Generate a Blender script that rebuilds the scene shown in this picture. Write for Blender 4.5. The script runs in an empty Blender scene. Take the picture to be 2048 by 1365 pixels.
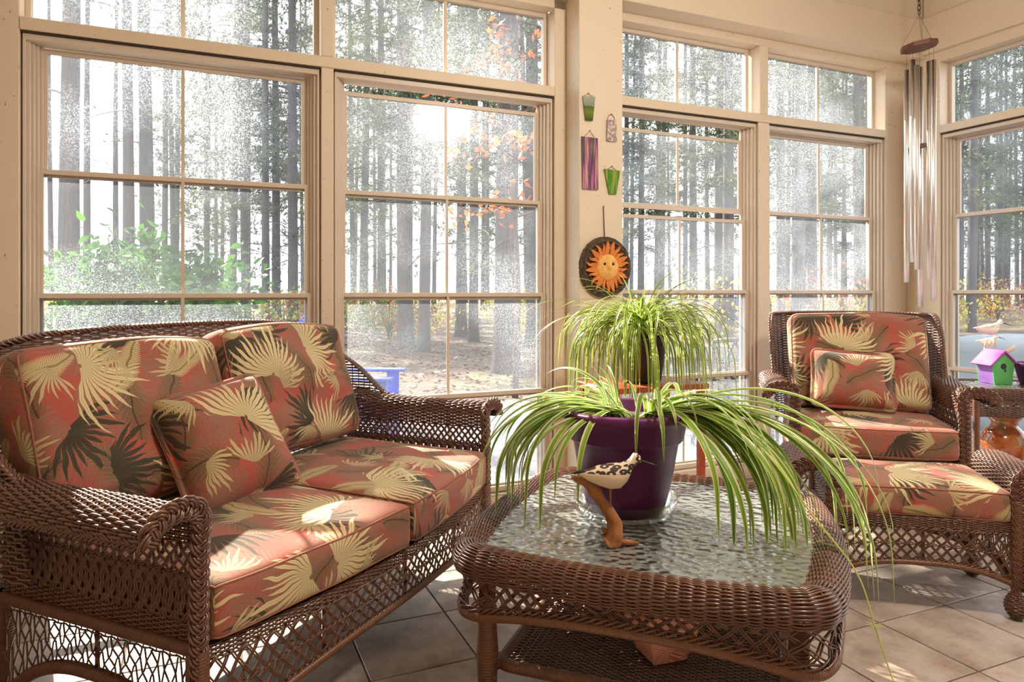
import bpy, math, random
import numpy as np

# ------------------------------------------------------------------ camera, world, sun, exposure
F_PX, CX, HY, CAM_H = 1392.0, 1024.0, 585.0, 1.1
YAW = math.radians(66.5); UX, UY = math.sin(YAW), math.cos(YAW)
scn = bpy.context.scene
COL = scn.collection
cam = bpy.data.cameras.new('camera'); cam_o = bpy.data.objects.new('camera', cam); COL.objects.link(cam_o)
cam.sensor_width = 36.0; cam.lens = F_PX / 2048 * 36.0
cam.shift_y = (HY - 682.5) / 2048
cam.clip_start = 0.05; cam.clip_end = 400
cam_o.location = (0, 0, CAM_H)
cam_o.rotation_euler = (math.pi / 2, 0, -(math.pi / 2 - YAW))
scn.camera = cam_o

world = bpy.data.worlds.new('world'); scn.world = world; world.use_nodes = True
wn = world.node_tree.nodes; wl = world.node_tree.links
bg = wn['Background']
bg.inputs['Color'].default_value = (0.90, 0.96, 1.0, 1); bg.inputs['Strength'].default_value = 1.75

SUN_TRAVEL, SUN_ELEV = math.radians(-78), math.radians(36.5)
sun = bpy.data.lights.new('sun', 'SUN'); sun_o = bpy.data.objects.new('sun', sun); COL.objects.link(sun_o)
sun.energy = 10.5; sun.angle = math.radians(0.6); sun.color = (1.0, 0.90, 0.74)
sun_o.rotation_euler = (math.pi / 2 - SUN_ELEV, 0, SUN_TRAVEL - math.pi / 2)
scn.view_settings.view_transform = 'Standard'; scn.view_settings.look = 'None'
scn.view_settings.gamma = 1.0; scn.view_settings.use_curve_mapping = False
scn.view_settings.exposure = 1.0
scn.cycles.max_bounces = 10; scn.cycles.diffuse_bounces = 5; scn.cycles.glossy_bounces = 3
scn.cycles.transparent_max_bounces = 24; scn.cycles.transmission_bounces = 6
scn.cycles.caustics_reflective = False; scn.cycles.caustics_refractive = False
scn.cycles.sample_clamp_indirect = 6.0
scn.cycles.use_denoising = True

LAMP_POWER = 225.0

# ------------------------------------------------------------------ pixel helpers (a pixel gives a direction only)
def ray(px, py):
    X = (px - CX) / F_PX
    return np.array([X * UX + UY, -X * UY + UX, (HY - py) / F_PX])
def on_z(px, py, z):
    r = ray(px, py); return r * ((z - CAM_H) / r[2]) + np.array([0, 0, CAM_H])
def on_y(px, py, y):
    r = ray(px, py); return r * (y / r[1]) + np.array([0, 0, CAM_H])
def at_depth(px, py, d):
    return ray(px, py) * d + np.array([0, 0, CAM_H])
def proj(p):
    X = p[0] * UX - p[1] * UY; D = p[0] * UY + p[1] * UX
    return CX + F_PX * X / D, HY - F_PX * (p[2] - CAM_H) / D, D

# ------------------------------------------------------------------ mesh builder
class MB:
    def __init__(s): s.V = []; s.Q = []; s.T = []; s.n = 0; s.uvq = []
    def add(s, v, q=None, t=None):
        v = np.asarray(v, float).reshape(-1, 3)
        if q is not None and len(q): s.Q.append(np.asarray(q, int) + s.n)
        if t is not None and len(t): s.T.append(np.asarray(t, int) + s.n)
        s.V.append(v); s.n += len(v)
        return s
    def mesh(s, name, smooth=True, uv=None):
        me = bpy.data.meshes.new(name)
        V = np.concatenate(s.V) if s.V else np.zeros((0, 3))
        Q = np.concatenate(s.Q) if s.Q else np.zeros((0, 4), int)
        T = np.concatenate(s.T) if s.T else np.zeros((0, 3), int)
        me.vertices.add(len(V)); me.vertices.foreach_set('co', V.ravel().astype(np.float32))
        lp = np.concatenate([Q.ravel(), T.ravel()]).astype(np.int32)
        me.loops.add(len(lp)); me.loops.foreach_set('vertex_index', lp)
        st = np.concatenate([np.arange(len(Q)) * 4, len(Q) * 4 + np.arange(len(T)) * 3]).astype(np.int32)
        me.polygons.add(len(st)); me.polygons.foreach_set('loop_start', st)
        me.polygons.foreach_set('use_smooth', np.full(len(st), bool(smooth)))
        if uv is not None:
            l = me.uv_layers.new(name='UVMap'); l.data.foreach_set('uv', np.asarray(uv, np.float32).ravel())
        me.update(calc_edges=True)
        return me

def box(mb, lo, hi, b=0.0):
    lo = np.minimum(lo, hi).astype(float); hi = np.maximum(np.array(lo), np.array(hi)).astype(float)
    return obox(mb, (lo + hi) / 2, hi - lo, b)
def obox(mb, c, size, b=0.0, R=None):
    """chamfered box, optional rotation matrix R (3x3)"""
    h = np.asarray(size, float) / 2; c = np.asarray(c, float); b = min(b, h.min() * 0.6)
    v = []; idx = {}
    for sx in (-1, 1):
        for sy in (-1, 1):
            for sz in (-1, 1):
                s = np.array([sx, sy, sz])
                for ax in range(3):
                    p = s * (h - b); p[ax] = s[ax] * h[ax]
                    idx[(sx, sy, sz, ax)] = len(v); v.append(p)
    q = []; t = []
    for ax in range(3):
        a1, a2 = [(1, 2), (2, 0), (0, 1)][ax]
        for s in (-1, 1):
            f = []
            for (i, j) in ((-1, -1), (1, -1), (1, 1), (-1, 1)):
                k = [0, 0, 0]; k[ax] = s; k[a1] = i; k[a2] = j; f.append(idx[(*k, ax)])
            q.append(f if s > 0 else f[::-1])
    if b > 0:
        for ax in range(3):
            a1, a2 = [(1, 2), (2, 0), (0, 1)][ax]
            for i in (-1, 1):
                for j in (-1, 1):
                    k0 = [0, 0, 0]; k0[a1] = i; k0[a2] = j; k1 = list(k0); k0[ax] = -1; k1[ax] = 1
                    f = [idx[(*k0, a1)], idx[(*k1, a1)], idx[(*k1, a2)], idx[(*k0, a2)]]
                    q.append(f[::-1] if i * j > 0 else f)
        for sx in (-1, 1):
            for sy in (-1, 1):
                for sz in (-1, 1):
                    f = [idx[(sx, sy, sz, a)] for a in range(3)]
                    t.append(f if sx * sy * sz > 0 else f[::-1])
    v = np.array(v)
    if R is not None: v = v @ np.asarray(R).T
    return mb.add(v + c, q, t)

def nrm(a): return a / np.maximum(np.linalg.norm(a, axis=-1, keepdims=True), 1e-9)
def tubes(mb, P, r, N=None, sides=5, closed=False, rb=None, cap=True):
    """batch of tubes; P (S,n,3), r scalar or (S,n); N optional normals"""
    P = np.asarray(P, float)
    if P.ndim == 2: P = P[None]; N = None if N is None else np.asarray(N)[None]
    S, n, _ = P.shape
    if closed: T = np.roll(P, -1, 1) - np.roll(P, 1, 1)
    else: T = np.gradient(P, axis=1)
    T = nrm(T)
    if N is None:
        m = np.abs(T).mean(1); ref = np.eye(3)[np.argmin(m, axis=1)]
        N = np.repeat(ref[:, None, :], n, 1)
    N = nrm(N - T * (N * T).sum(-1, keepdims=True)); B = np.cross(T, N)
    a = np.arange(sides) / sides * 2 * math.pi
    r = np.broadcast_to(np.asarray(r, float), (S, n)); rb = r if rb is None else np.broadcast_to(np.asarray(rb, float), (S, n))
    V = P[:, :, None, :] + N[:, :, None, :] * (r[:, :, None] * np.cos(a))[..., None] + B[:, :, None, :] * (rb[:, :, None] * np.sin(a))[..., None]
    ring = np.arange(n if closed else n - 1); k = np.arange(sides); k2 = (k + 1) % sides
    r2 = (ring + 1) % n
    q = np.stack([ring[:, None] * sides + k, ring[:, None] * sides + k2, r2[:, None] * sides + k2, r2[:, None] * sides + k], -1).reshape(-1, 4)
    Q = (q[None] + (np.arange(S) * n * sides)[:, None, None]).reshape(-1, 4)
    tt = None
    if cap and not closed:
        f0 = np.array([[0, i + 1, i] for i in range(1, sides - 1)]); f1 = np.array([[0, i, i + 1] for i in range(1, sides - 1)]) + (n - 1) * sides
        t = np.concatenate([f0, f1]); tt = (t[None] + (np.arange(S) * n * sides)[:, None, None]).reshape(-1, 3)
    return mb.add(V, Q, tt)
def tube(mb, pts, r, **k): return tubes(mb, np.asarray(pts, float), r, **k)
def resample(pts, step=None, n=None, closed=False):
    pts = np.asarray(pts, float)
    if closed: pts = np.concatenate([pts, pts[:1]])
    s = np.concatenate([[0], np.cumsum(np.linalg.norm(np.diff(pts, axis=0), axis=1))])
    if n is None: n = max(2, int(round(s[-1] / step)) + 1)
    q = np.linspace(0, s[-1], n)
    out = np.stack([np.interp(q, s, pts[:, i]) for i in range(3)], -1)
    return out[:-1] if closed else out
def spline(pts, n=40):
    """Catmull-Rom through the points"""
    p = np.asarray(pts, float); p = np.concatenate([[2 * p[0] - p[1]], p, [2 * p[-1] - p[-2]]])
    out = []
    m = len(p) - 3
    for t in np.linspace(0, m, n):
        i = min(int(t), m - 1); f = t - i; a, b, c, d = p[i:i + 4]
        out.append(0.5 * (2 * b + (c - a) * f + (2 * a - 5 * b + 4 * c - d) * f * f + (3 * b - a - 3 * c + d) * f ** 3))
    return np.array(out)
def wrap(mb, pts, r, pitch=0.007, sides=10, closed=False, ridge=0.10):
    """pole wound with reed: a tube with a ring of relief for every turn"""
    p = resample(pts, step=pitch / 3, closed=closed)
    if closed and len(p) % 3: p = resample(pts, n=(len(p) // 3) * 3 + 1, closed=True)
    rr = np.asarray(r, float)
    if rr.ndim: rr = np.interp(np.linspace(0, 1, len(p)), np.linspace(0, 1, len(rr)), rr)
    k = np.arange(len(p)) % 3
    rr = rr * np.where(k == 0, 1 - ridge, 1.0)
    return tubes(mb, p, rr[None] if np.ndim(rr) else rr, sides=sides, closed=closed)
def braid(mb, pts, nrmls, w=0.02, h=0.008, pitch=0.075, reeds=3, r=0.0032, closed=False):
    p = np.asarray(pts, float); s = np.concatenate([[0], np.cumsum(np.linalg.norm(np.diff(p, axis=0), axis=1))])
    n = max(8, int(s[-1] / (pitch / 14))); q = np.linspace(0, s[-1], n)
    P = np.stack([np.interp(q, s, p[:, i]) for i in range(3)], -1)
    Nn = nrm(np.stack([np.interp(q, s, np.asarray(nrmls)[:, i]) for i in range(3)], -1))
    T = nrm(np.gradient(P, axis=0)); B = nrm(np.cross(T, Nn))
    L = max(1, round(s[-1] / pitch)); ph = 2 * math.pi * L * q / s[-1]
    out = []; NN = []
    for j in range(3):
        f = ph + 2 * math.pi * j / 3
        lat = w * np.sin(f); hh = h * np.sin(2 * f)
        d = np.cos(f) * w * 2 * math.pi / pitch
        tang = nrm(T + B * d[:, None]); side = np.cross(Nn, tang)
        for i in range(reeds):
            o = (i - (reeds - 1) / 2) * 1.9 * r
            out.append(P + B * lat[:, None] + Nn * (hh + (0.0 if i != reeds // 2 else r * 0.5))[:, None] + side * o); NN.append(Nn)
    tubes(mb, np.array(out), r, np.array(NN), sides=5)

def surf_normals(S, u, v, e=1e-3):
    du = S(u + e, v) - S(u - e, v); dv = S(u, v + e) - S(u, v - e)
    return nrm(np.cross(du, dv))
def weave(mb, S, ulen, u0, u1, rows, pitch=0.022, r=0.0024, amp=0.0026, sub=3, sides=5, stake_r=None, closed=False, rb=None, vstk=10):
    """plain weave on surface S(u,v); ulen = metres along u from u0 to u1; rows = v values"""
    nst = max(3, int(round(ulen / pitch)))
    if closed and nst % 2: nst += 1
    m = nst * sub
    uu = np.linspace(u0, u1, m + 1)
    if closed: uu = uu[:-1]
    k = np.arange(len(uu)) / sub
    off = amp * np.cos(math.pi * k)
    rows = np.asarray(rows, float)
    U, W = np.meshgrid(uu, rows)
    sg = np.where(np.arange(len(rows)) % 2 == 0, 1, -1)[:, None]
    P = S(U, W); N = surf_normals(S, U, W)
    P = P + N * (off[None] * sg)[..., None]
    tubes(mb, P, r, N, sides=sides, closed=closed, rb=rb)
    us = np.linspace(u0, u1, nst + 1)[: nst if closed else None]
    Wv = np.linspace(rows.min(), rows.max(), vstk)
    U2, W2 = np.meshgrid(us, Wv, indexing='ij')
    P2 = S(U2, W2); N2 = surf_normals(S, U2, W2)
    tubes(mb, P2, stake_r or r * 0.9, N2, sides=4)
def lattice(mb, S, u0, u1, n, lean=2.0, r=0.0026, gap=0.0, ulen=1.0, seg=10, v0=0.0, v1=1.0, amp=0.003, curve=0.0):
    """diamond openwork on S(u,v): n strands per direction, each crossing `lean` cells; gap = metres between doubled reeds"""
    du = (u1 - u0) / n
    gl = [0.0] if gap <= 0 else [-gap / 2 * (u1 - u0) / ulen, gap / 2 * (u1 - u0) / ulen]
    for d in (1, -1):
        Ps = []
        for k in range(-int(lean) - 1, n + int(lean) + 2):
            for g in gl:
                a = u0 + k * du + g; b = a + d * lean * du
                lo, hi = 0.0, 1.0
                for bound, sgn in ((u0, 1), (u1, -1)):
                    fa, fb = sgn * (a - bound), sgn * (b - bound)
                    if fa < 0 and fb < 0: lo, hi = 1, 0; break
                    if fa < 0: lo = max(lo, fa / (fa - fb))
                    elif fb < 0: hi = min(hi, fa / (fa - fb))
                if hi - lo < 0.08: continue
                t = np.linspace(lo, hi, seg); u = a + (b - a) * (t + curve * np.sin(2 * math.pi * t) / (2 * math.pi)); v = v0 + (v1 - v0) * t
                P = S(u, v); N = surf_normals(S, u, v)
                P = P + N * (d * amp * np.cos(math.pi * (t * lean * 2 + k)))[:, None]
                Ps.append((P, N))
        if Ps: tubes(mb, np.array([p for p, _ in Ps]), r, np.array([q for _, q in Ps]), sides=5)

def lathe(mb, prof, sides=32, c=(0, 0, 0)):
    prof = np.asarray(prof, float); n = len(prof); a = np.arange(sides) / sides * 2 * math.pi
    V = np.stack([prof[:, None, 0] * np.cos(a), prof[:, None, 0] * np.sin(a), np.repeat(prof[:, 1:2], sides, 1)], -1) + np.asarray(c)
    i = np.arange(n - 1); k = np.arange(sides); k2 = (k + 1) % sides
    q = np.stack([i[:, None] * sides + k, i[:, None] * sides + k2, (i[:, None] + 1) * sides + k2, (i[:, None] + 1) * sides + k], -1).reshape(-1, 4)
    return mb.add(V, q)
def prism(mb, poly, y0, y1):
    """polygon (x,z) extruded along y (convex or star-shaped about its centroid)"""
    p = np.asarray(poly, float); n = len(p); c = p.mean(0)
    f = np.stack([p[:, 0], np.full(n, y0), p[:, 1]], -1); b = np.stack([p[:, 0], np.full(n, y1), p[:, 1]], -1)
    V = np.concatenate([f, b, [[c[0], y0, c[1]], [c[0], y1, c[1]]]])
    i = np.arange(n); j = (i + 1) % n
    q = np.stack([i, i + n, j + n, j], -1)
    t = np.concatenate([np.stack([i, j, np.full(n, 2 * n)], -1), np.stack([j + n, i + n, np.full(n, 2 * n + 1)], -1)])
    return mb.add(V, q, t)
def wob(P, amp, freq, seed, k=7):
    """smooth pseudo noise"""
    rs = np.random.RandomState(seed); o = 0
    for _ in range(k):
        d = rs.normal(size=3); d /= np.linalg.norm(d); o = o + np.sin(P @ d * freq * rs.uniform(0.6, 1.6) + rs.uniform(0, 6.3))
    return amp * o / math.sqrt(k)
def loft(mb, secs, cap=True):
    """list of rings (n,3) joined"""
    R = np.asarray(secs, float); m, n, _ = R.shape
    i = np.arange(m - 1); k = np.arange(n); k2 = (k + 1) % n
    q = np.stack([i[:, None] * n + k, i[:, None] * n + k2, (i[:, None] + 1) * n + k2, (i[:, None] + 1) * n + k], -1).reshape(-1, 4)
    V = R.reshape(-1, 3); t = None
    if cap:
        V = np.concatenate([V, [R[0].mean(0), R[-1].mean(0)]]); a = m * n
        t = np.concatenate([np.stack([k2, k, np.full(n, a)], -1), np.stack([(m - 1) * n + k, (m - 1) * n + k2, np.full(n, a + 1)], -1)])
    return mb.add(V, q, t)

# ------------------------------------------------------------------ scene objects
def link(o, parent=None):
    COL.objects.link(o)
    if parent is not None: o.parent = parent
    return o
def obj(name, mb, mat, parent=None, smooth=True, loc=None, rot=None, stuff=False, uv=None, label=None):
    me = mb.mesh(name, smooth, uv) if isinstance(mb, MB) else mb
    if mat is not None and not me.materials: me.materials.append(mat)
    o = bpy.data.objects.new(name, me)
    if loc is not None: o.location = loc
    if rot is not None: o.rotation_euler = rot
    if stuff: o['kind'] = 'stuff'
    if label: o['label'] = label
    return link(o, parent)
def tag(o, label, cat, group=None):
    o['label'] = label; o['category'] = cat
    if group: o['group'] = group
    return o
def thing(name, label, cat, loc=(0, 0, 0), rotz=0.0, group=None):
    o = bpy.data.objects.new(name, None); o.empty_display_size = 0.1
    o.location = loc; o.rotation_euler = (0, 0, rotz)
    return tag(link(o), label, cat, group)
def struct(o): o['kind'] = 'structure'; return o
def sgroup(name):
    o = bpy.data.objects.new(name, None); return struct(link(o))

# ------------------------------------------------------------------ materials
def lin(r, g, b): return tuple(((c / 255) / 12.92 if c / 255 <= 0.04045 else ((c / 255 + 0.055) / 1.055) ** 2.4) for c in (r, g, b)) + (1,)
class NT:
    def __init__(s, nt): s.nt = nt
    def node(s, ty, **kw):
        n = s.nt.nodes.new(ty)
        for k, v in kw.items(): setattr(n, k, v)
        return n
    def set(s, sock, v):
        if isinstance(v, bpy.types.NodeSocket): s.nt.links.new(v, sock)
        elif v is not None: sock.default_value = v
    def m(s, op, a=None, b=None, c=None, clamp=False):
        n = s.node('ShaderNodeMath', operation=op); n.use_clamp = clamp
        for i, x in enumerate((a, b, c)):
            if x is not None: s.set(n.inputs[i], x)
        return n.outputs[0]
    def mix(s, f, a, b):
        n = s.node('ShaderNodeMix', data_type='RGBA')
        s.set(n.inputs[0], f); s.set(n.inputs[6], a); s.set(n.inputs[7], b); return n.outputs[2]
    def noise(s, vec, scale, detail=3, rough=0.55, out=0, dim='3D'):
        n = s.node('ShaderNodeTexNoise', noise_dimensions=dim)
        if vec is not None: s.set(n.inputs['Vector'], vec)
        n.inputs['Scale'].default_value = scale; n.inputs['Detail'].default_value = detail; n.inputs['Roughness'].default_value = rough
        return n.outputs[out]
    def ramp(s, f, stops, interp='LINEAR'):
        n = s.node('ShaderNodeValToRGB'); s.set(n.inputs[0], f); cr = n.color_ramp; cr.interpolation = interp
        while len(cr.elements) < len(stops): cr.elements.new(0.5)
        for e, (p, c) in zip(cr.elements, stops): e.position = p; e.color = c if len(c) == 4 else (*c, 1)
        return n.outputs[0]
    def coord(s, name='Object'): return s.node('ShaderNodeTexCoord').outputs[name]
    def scale(s, v, k):
        n = s.node('ShaderNodeVectorMath', operation='MULTIPLY'); s.set(n.inputs[0], v); n.inputs[1].default_value = k; return n.outputs[0]
    def node_add(s, v, k):
        n = s.node('ShaderNodeVectorMath', operation='ADD'); s.set(n.inputs[0], v); n.inputs[1].default_value = k; return n.outputs[0]
    def bump(s, h, strength=0.3, dist=0.01, normal=None):
        n = s.node('ShaderNodeBump'); n.inputs['Strength'].default_value = strength; n.inputs['Distance'].default_value = dist
        s.set(n.inputs['Height'], h)
        if normal is not None: s.set(n.inputs['Normal'], normal)
        return n.outputs[0]
def material(name):
    m = bpy.data.materials.new(name); m.use_nodes = True
    t = NT(m.node_tree); b = m.node_tree.nodes['Principled BSDF']; return m, t, b
def simple(name, col, rough=0.5, metal=0.0, spec=0.5, var=0.0, vscale=8.0, bump=0.0, bscale=60.0, coat=0.0, sheen=0.0, stretch=None):
    m, t, b = material(name)
    b.inputs['Roughness'].default_value = rough; b.inputs['Metallic'].default_value = metal
    b.inputs['Specular IOR Level'].default_value = spec; b.inputs['Coat Weight'].default_value = coat
    if sheen: b.inputs['Sheen Weight'].default_value = sheen
    co = t.coord()
    if stretch: co = t.scale(co, stretch)
    if var:
        f = t.noise(co, vscale, 4)
        dark = tuple(c * (1 - var) for c in col[:3]) + (1,); lite = tuple(min(1, c * (1 + var)) for c in col[:3]) + (1,)
        t.set(b.inputs['Base Color'], t.ramp(f, [(0.3, dark), (0.7, lite)]))
    else: b.inputs['Base Color'].default_value = col
    if bump: t.set(b.inputs['Normal'], t.bump(t.noise(co, bscale, 3), bump, 0.004))
    return m
def leaf_mat(name, c1, c2, scale=6.0, trans=0.45):
    m, t, b = material(name)
    f = t.noise(t.coord(), scale, 2)
    col = t.ramp(f, [(0.35, c1), (0.65, c2)])
    t.set(b.inputs['Base Color'], col); b.inputs['Roughness'].default_value = 0.5
    tr = t.node('ShaderNodeBsdfTranslucent'); t.set(tr.inputs['Color'], col)
    mx = t.node('ShaderNodeMixShader'); mx.inputs[0].default_value = trans
    t.nt.links.new(b.outputs[0], mx.inputs[1]); t.nt.links.new(tr.outputs[0], mx.inputs[2])
    t.nt.links.new(mx.outputs[0], m.node_tree.nodes['Material Output'].inputs['Surface'])
    return m

M = {}
M['paint'] = simple('cream_paint', lin(206, 192, 172), 0.55, var=0.03, vscale=3, bump=0.05, bscale=90)
def painted_wood():
    m, t, b = material('painted_wood')
    co = t.coord(); grain = t.noise(t.scale(co, (14, 14, 1.2)), 9, 4, 0.6)
    speck = t.noise(t.scale(co, (1, 1, 0.6)), 70, 2)
    base = t.mix(t.m('GREATER_THAN', speck, 0.735), lin(208, 193, 172), lin(140, 120, 96))
    t.set(b.inputs['Base Color'], base); b.inputs['Roughness'].default_value = 0.5
    t.set(b.inputs['Normal'], t.bump(grain, 0.12, 0.004)); return m
M['wood_paint'] = painted_wood()
M['vinyl'] = simple('vinyl_frame', lin(200, 186, 170), 0.4, var=0.02)
M['gap'] = simple('dark_gap', lin(52, 42, 30), 0.8)
M['ceiling'] = simple('ceiling_paint', lin(214, 202, 184), 0.6, var=0.02)
M['wicker'] = simple('brown_resin_wicker', lin(96, 61, 43), 0.30, spec=0.55, var=0.22, vscale=14, coat=0.25)
M['wicker_wrap'] = simple('wrapped_brown_wicker', lin(108, 71, 48), 0.38, spec=0.5, var=0.16, vscale=20)
M['deck'] = simple('dark_deck_cloth', lin(50, 36, 28), 0.9)
M['iron'] = simple('dark_iron', lin(44, 44, 50), 0.5, metal=0.3)
M['bronze'] = simple('dark_bronze_chain', lin(70, 52, 38), 0.4, metal=0.9)
M['alu'] = simple('satin_aluminium', lin(236, 232, 230), 0.30, metal=1.0)
M['cherry'] = simple('cherry_wood', lin(96, 52, 36), 0.5, var=0.25, vscale=5, stretch=(1, 12, 12))
M['string'] = simple('brown_cord', lin(96, 72, 50), 0.8)
M['redwood'] = simple('red_shelf_wood', lin(168, 74, 40), 0.4, var=0.2, vscale=6)
M['driftwood'] = simple('driftwood', lin(150, 98, 56), 0.7, var=0.35, vscale=12, bump=0.5, bscale=30, stretch=(3, 3, 0.7))
M['pale_drift'] = simple('pale_driftwood', lin(222, 204, 180), 0.75, var=0.2, vscale=20, bump=0.4, bscale=40)
M['purple_pot'] = simple('plum_plastic', lin(90, 28, 84), 0.42, var=0.08, vscale=5, spec=0.4)
M['soil'] = simple('potting_soil', lin(58, 44, 34), 0.95, var=0.4, vscale=40, bump=0.6)
M['dark_pot'] = simple('dark_nursery_pot', lin(40, 38, 36), 0.5)
M['patio'] = simple('grey_paver', lin(98, 98, 104), 0.8, var=0.12, vscale=2.5, bump=0.2)
M['blue'] = simple('blue_paint', lin(70, 92, 190), 0.5, var=0.06)
M['cover'] = simple('grey_fabric_cover', lin(120, 126, 132), 0.7, var=0.08, vscale=3, bump=0.15, bscale=12)
M['bark'] = simple('pine_bark', lin(80, 74, 74), 0.9, var=0.35, vscale=3.0, bump=0.9, bscale=9, stretch=(4, 4, 0.7))
M['twig'] = simple('grey_twig', lin(84, 72, 66), 0.9, var=0.2)
M['needles'] = leaf_mat('pine_needles', lin(52, 66, 48), lin(104, 112, 76), 0.5, 0.35)
M['under_yel'] = leaf_mat('yellow_undergrowth', lin(150, 140, 60), lin(214, 190, 84), 1.5, 0.5)
M['under_grn'] = leaf_mat('green_undergrowth', lin(84, 104, 50), lin(150, 156, 76), 1.5, 0.5)
M['under_red'] = leaf_mat('rust_leaves', lin(150, 70, 40), lin(206, 112, 60), 1.5, 0.5)
M['shrub'] = leaf_mat('glossy_shrub_leaf', lin(20, 56, 28), lin(84, 132, 44), 2.6, 0.42)
M['litter'] = leaf_mat('fallen_leaf', lin(88, 66, 54), lin(148, 116, 96), 9, 0.25)

def ground_mat():
    m, t, b = material('leaf_litter_ground'); co = t.coord()
    a = t.ramp(t.noise(co, 7, 5, 0.7), [(0.3, lin(48, 38, 34)), (0.5, lin(80, 64, 56)), (0.7, lin(112, 90, 78))])
    g = t.ramp(t.noise(co, 0.35, 3), [(0.5, (0, 0, 0)), (0.65, (1, 1, 1))])
    t.set(b.inputs['Base Color'], t.mix(t.m('MULTIPLY', g, 0.5), a, lin(104, 106, 66)))
    b.inputs['Roughness'].default_value = 0.95
    t.set(b.inputs['Normal'], t.bump(t.noise(co, 12, 4), 0.6, 0.03)); return m
M['ground'] = ground_mat()

def tile_mat():
    m, t, b = material('stone_look_tile'); co = t.coord()
    oi = t.node('ShaderNodeObjectInfo')
    sh = t.node('ShaderNodeVectorMath', operation='ADD'); t.set(sh.inputs[0], co)
    cm = t.node('ShaderNodeCombineXYZ'); t.set(cm.inputs[0], t.m('MULTIPLY', oi.outputs['Random'], 37.0)); t.set(cm.inputs[1], t.m('MULTIPLY', oi.outputs['Random'], 91.0)); t.set(sh.inputs[1], cm.outputs[0])
    v = sh.outputs[0]
    a = t.ramp(t.noise(v, 5.5, 6, 0.65), [(0.28, lin(122, 102, 88)), (0.45, lin(158, 142, 130)), (0.62, lin(180, 168, 157)), (0.8, lin(144, 122, 104))])
    sp = t.ramp(t.noise(v, 26, 5, 0.7), [(0.55, (0, 0, 0)), (0.72, (1, 1, 1))])
    a = t.mix(t.m('MULTIPLY', sp, 0.45), a, lin(134, 92, 70))
    t.set(b.inputs['Base Color'], a); b.inputs['Roughness'].default_value = 0.36
    t.set(b.inputs['Normal'], t.bump(t.noise(v, 22, 4), 0.12, 0.004)); return m
M['tile'] = tile_mat()
M['grout'] = simple('grout', lin(110, 92, 78), 0.9, var=0.1)

def pane_mat():
    """clear sheet with a film of dust that catches the light"""
    m, t, b = material('dusty_pane'); nt = m.node_tree; nt.nodes.remove(b)
    co = t.coord('Object')
    geo = t.node('ShaderNodeNewGeometry').outputs['Position']
    big = t.ramp(t.noise(t.node_add(geo, (3.1, 0.0, 5.2)), 1.6, 3), [(0.40, (0.04,) * 3), (0.70, (1,) * 3)])
    streak = t.noise(t.scale(geo, (26, 26, 1.4)), 2.2, 3)
    fine = t.ramp(t.noise(geo, 190, 2, 0.7), [(0.47, (0.12,) * 3), (0.66, (1,) * 3)])
    d = t.m('MULTIPLY', t.m('MULTIPLY_ADD', streak, 0.7, 0.6), t.m('MULTIPLY', big, fine))
    fac = t.m('MULTIPLY_ADD', d, 0.42, 0.045, clamp=True)
    tr = t.node('ShaderNodeBsdfTransparent')
    tl = t.node('ShaderNodeBsdfTranslucent'); tl.inputs['Color'].default_value = (0.72, 0.79, 0.90, 1)
    gl = t.node('ShaderNodeBsdfGlossy'); gl.inputs['Roughness'].default_value = 0.13
    m1 = t.node('ShaderNodeMixShader'); t.set(m1.inputs[0], fac); nt.links.new(tr.outputs[0], m1.inputs[1]); nt.links.new(tl.outputs[0], m1.inputs[2])
    fr = t.node('ShaderNodeFresnel'); fr.inputs['IOR'].default_value = 1.45
    m2 = t.node('ShaderNodeMixShader'); t.set(m2.inputs[0], t.m('MULTIPLY', fr.outputs[0], 0.9)); nt.links.new(m1.outputs[0], m2.inputs[1]); nt.links.new(gl.outputs[0], m2.inputs[2])
    nt.links.new(m2.outputs[0], nt.nodes['Material Output'].inputs['Surface']); return m
M['pane'] = pane_mat()

def clear_mat(name, tint, refl=1.0, rough=0.05, bump=None, ior=1.5, frost=0.0):
    m, t, b = material(name); nt = m.node_tree; nt.nodes.remove(b)
    tr = t.node('ShaderNodeBsdfTransparent'); tr.inputs['Color'].default_value = tint
    gl = t.node('ShaderNodeBsdfGlossy'); gl.inputs['Roughness'].default_value = rough
    fr = t.node('ShaderNodeFresnel'); fr.inputs['IOR'].default_value = ior
    if bump:
        co = t.coord(); vo = t.node('ShaderNodeTexVoronoi', feature='SMOOTH_F1'); vo.inputs['Scale'].default_value = bump; vo.inputs['Smoothness'].default_value = 0.6
        t.set(vo.inputs['Vector'], co)
        nb = t.bump(vo.outputs['Distance'], 0.9, 0.010); t.set(gl.inputs['Normal'], nb); t.set(fr.inputs['Normal'], nb)
    mx = t.node('ShaderNodeMixShader'); t.set(mx.inputs[0], t.m('MULTIPLY', fr.outputs[0], refl, clamp=True))
    body = tr.outputs[0]
    if frost:
        df = t.node('ShaderNodeBsdfDiffuse'); df.inputs['Color'].default_value = (.80, .87, .84, 1); t.set(df.inputs['Normal'], nb)
        tl = t.node('ShaderNodeBsdfTranslucent'); tl.inputs['Color'].default_value = (.86, .92, .90, 1); ds_ = t.node('ShaderNodeMixShader'); ds_.inputs[0].default_value = .5; nt.links.new(df.outputs[0], ds_.inputs[1]); nt.links.new(tl.outputs[0], ds_.inputs[2]); df = ds_
        fx = t.node('ShaderNodeMixShader'); fx.inputs[0].default_value = frost; nt.links.new(body, fx.inputs[1]); nt.links.new(df.outputs[0], fx.inputs[2]); body = fx.outputs[0]
    nt.links.new(body, mx.inputs[1]); nt.links.new(gl.outputs[0], mx.inputs[2])
    nt.links.new(mx.outputs[0], nt.nodes['Material Output'].inputs['Surface']); return m
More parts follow.
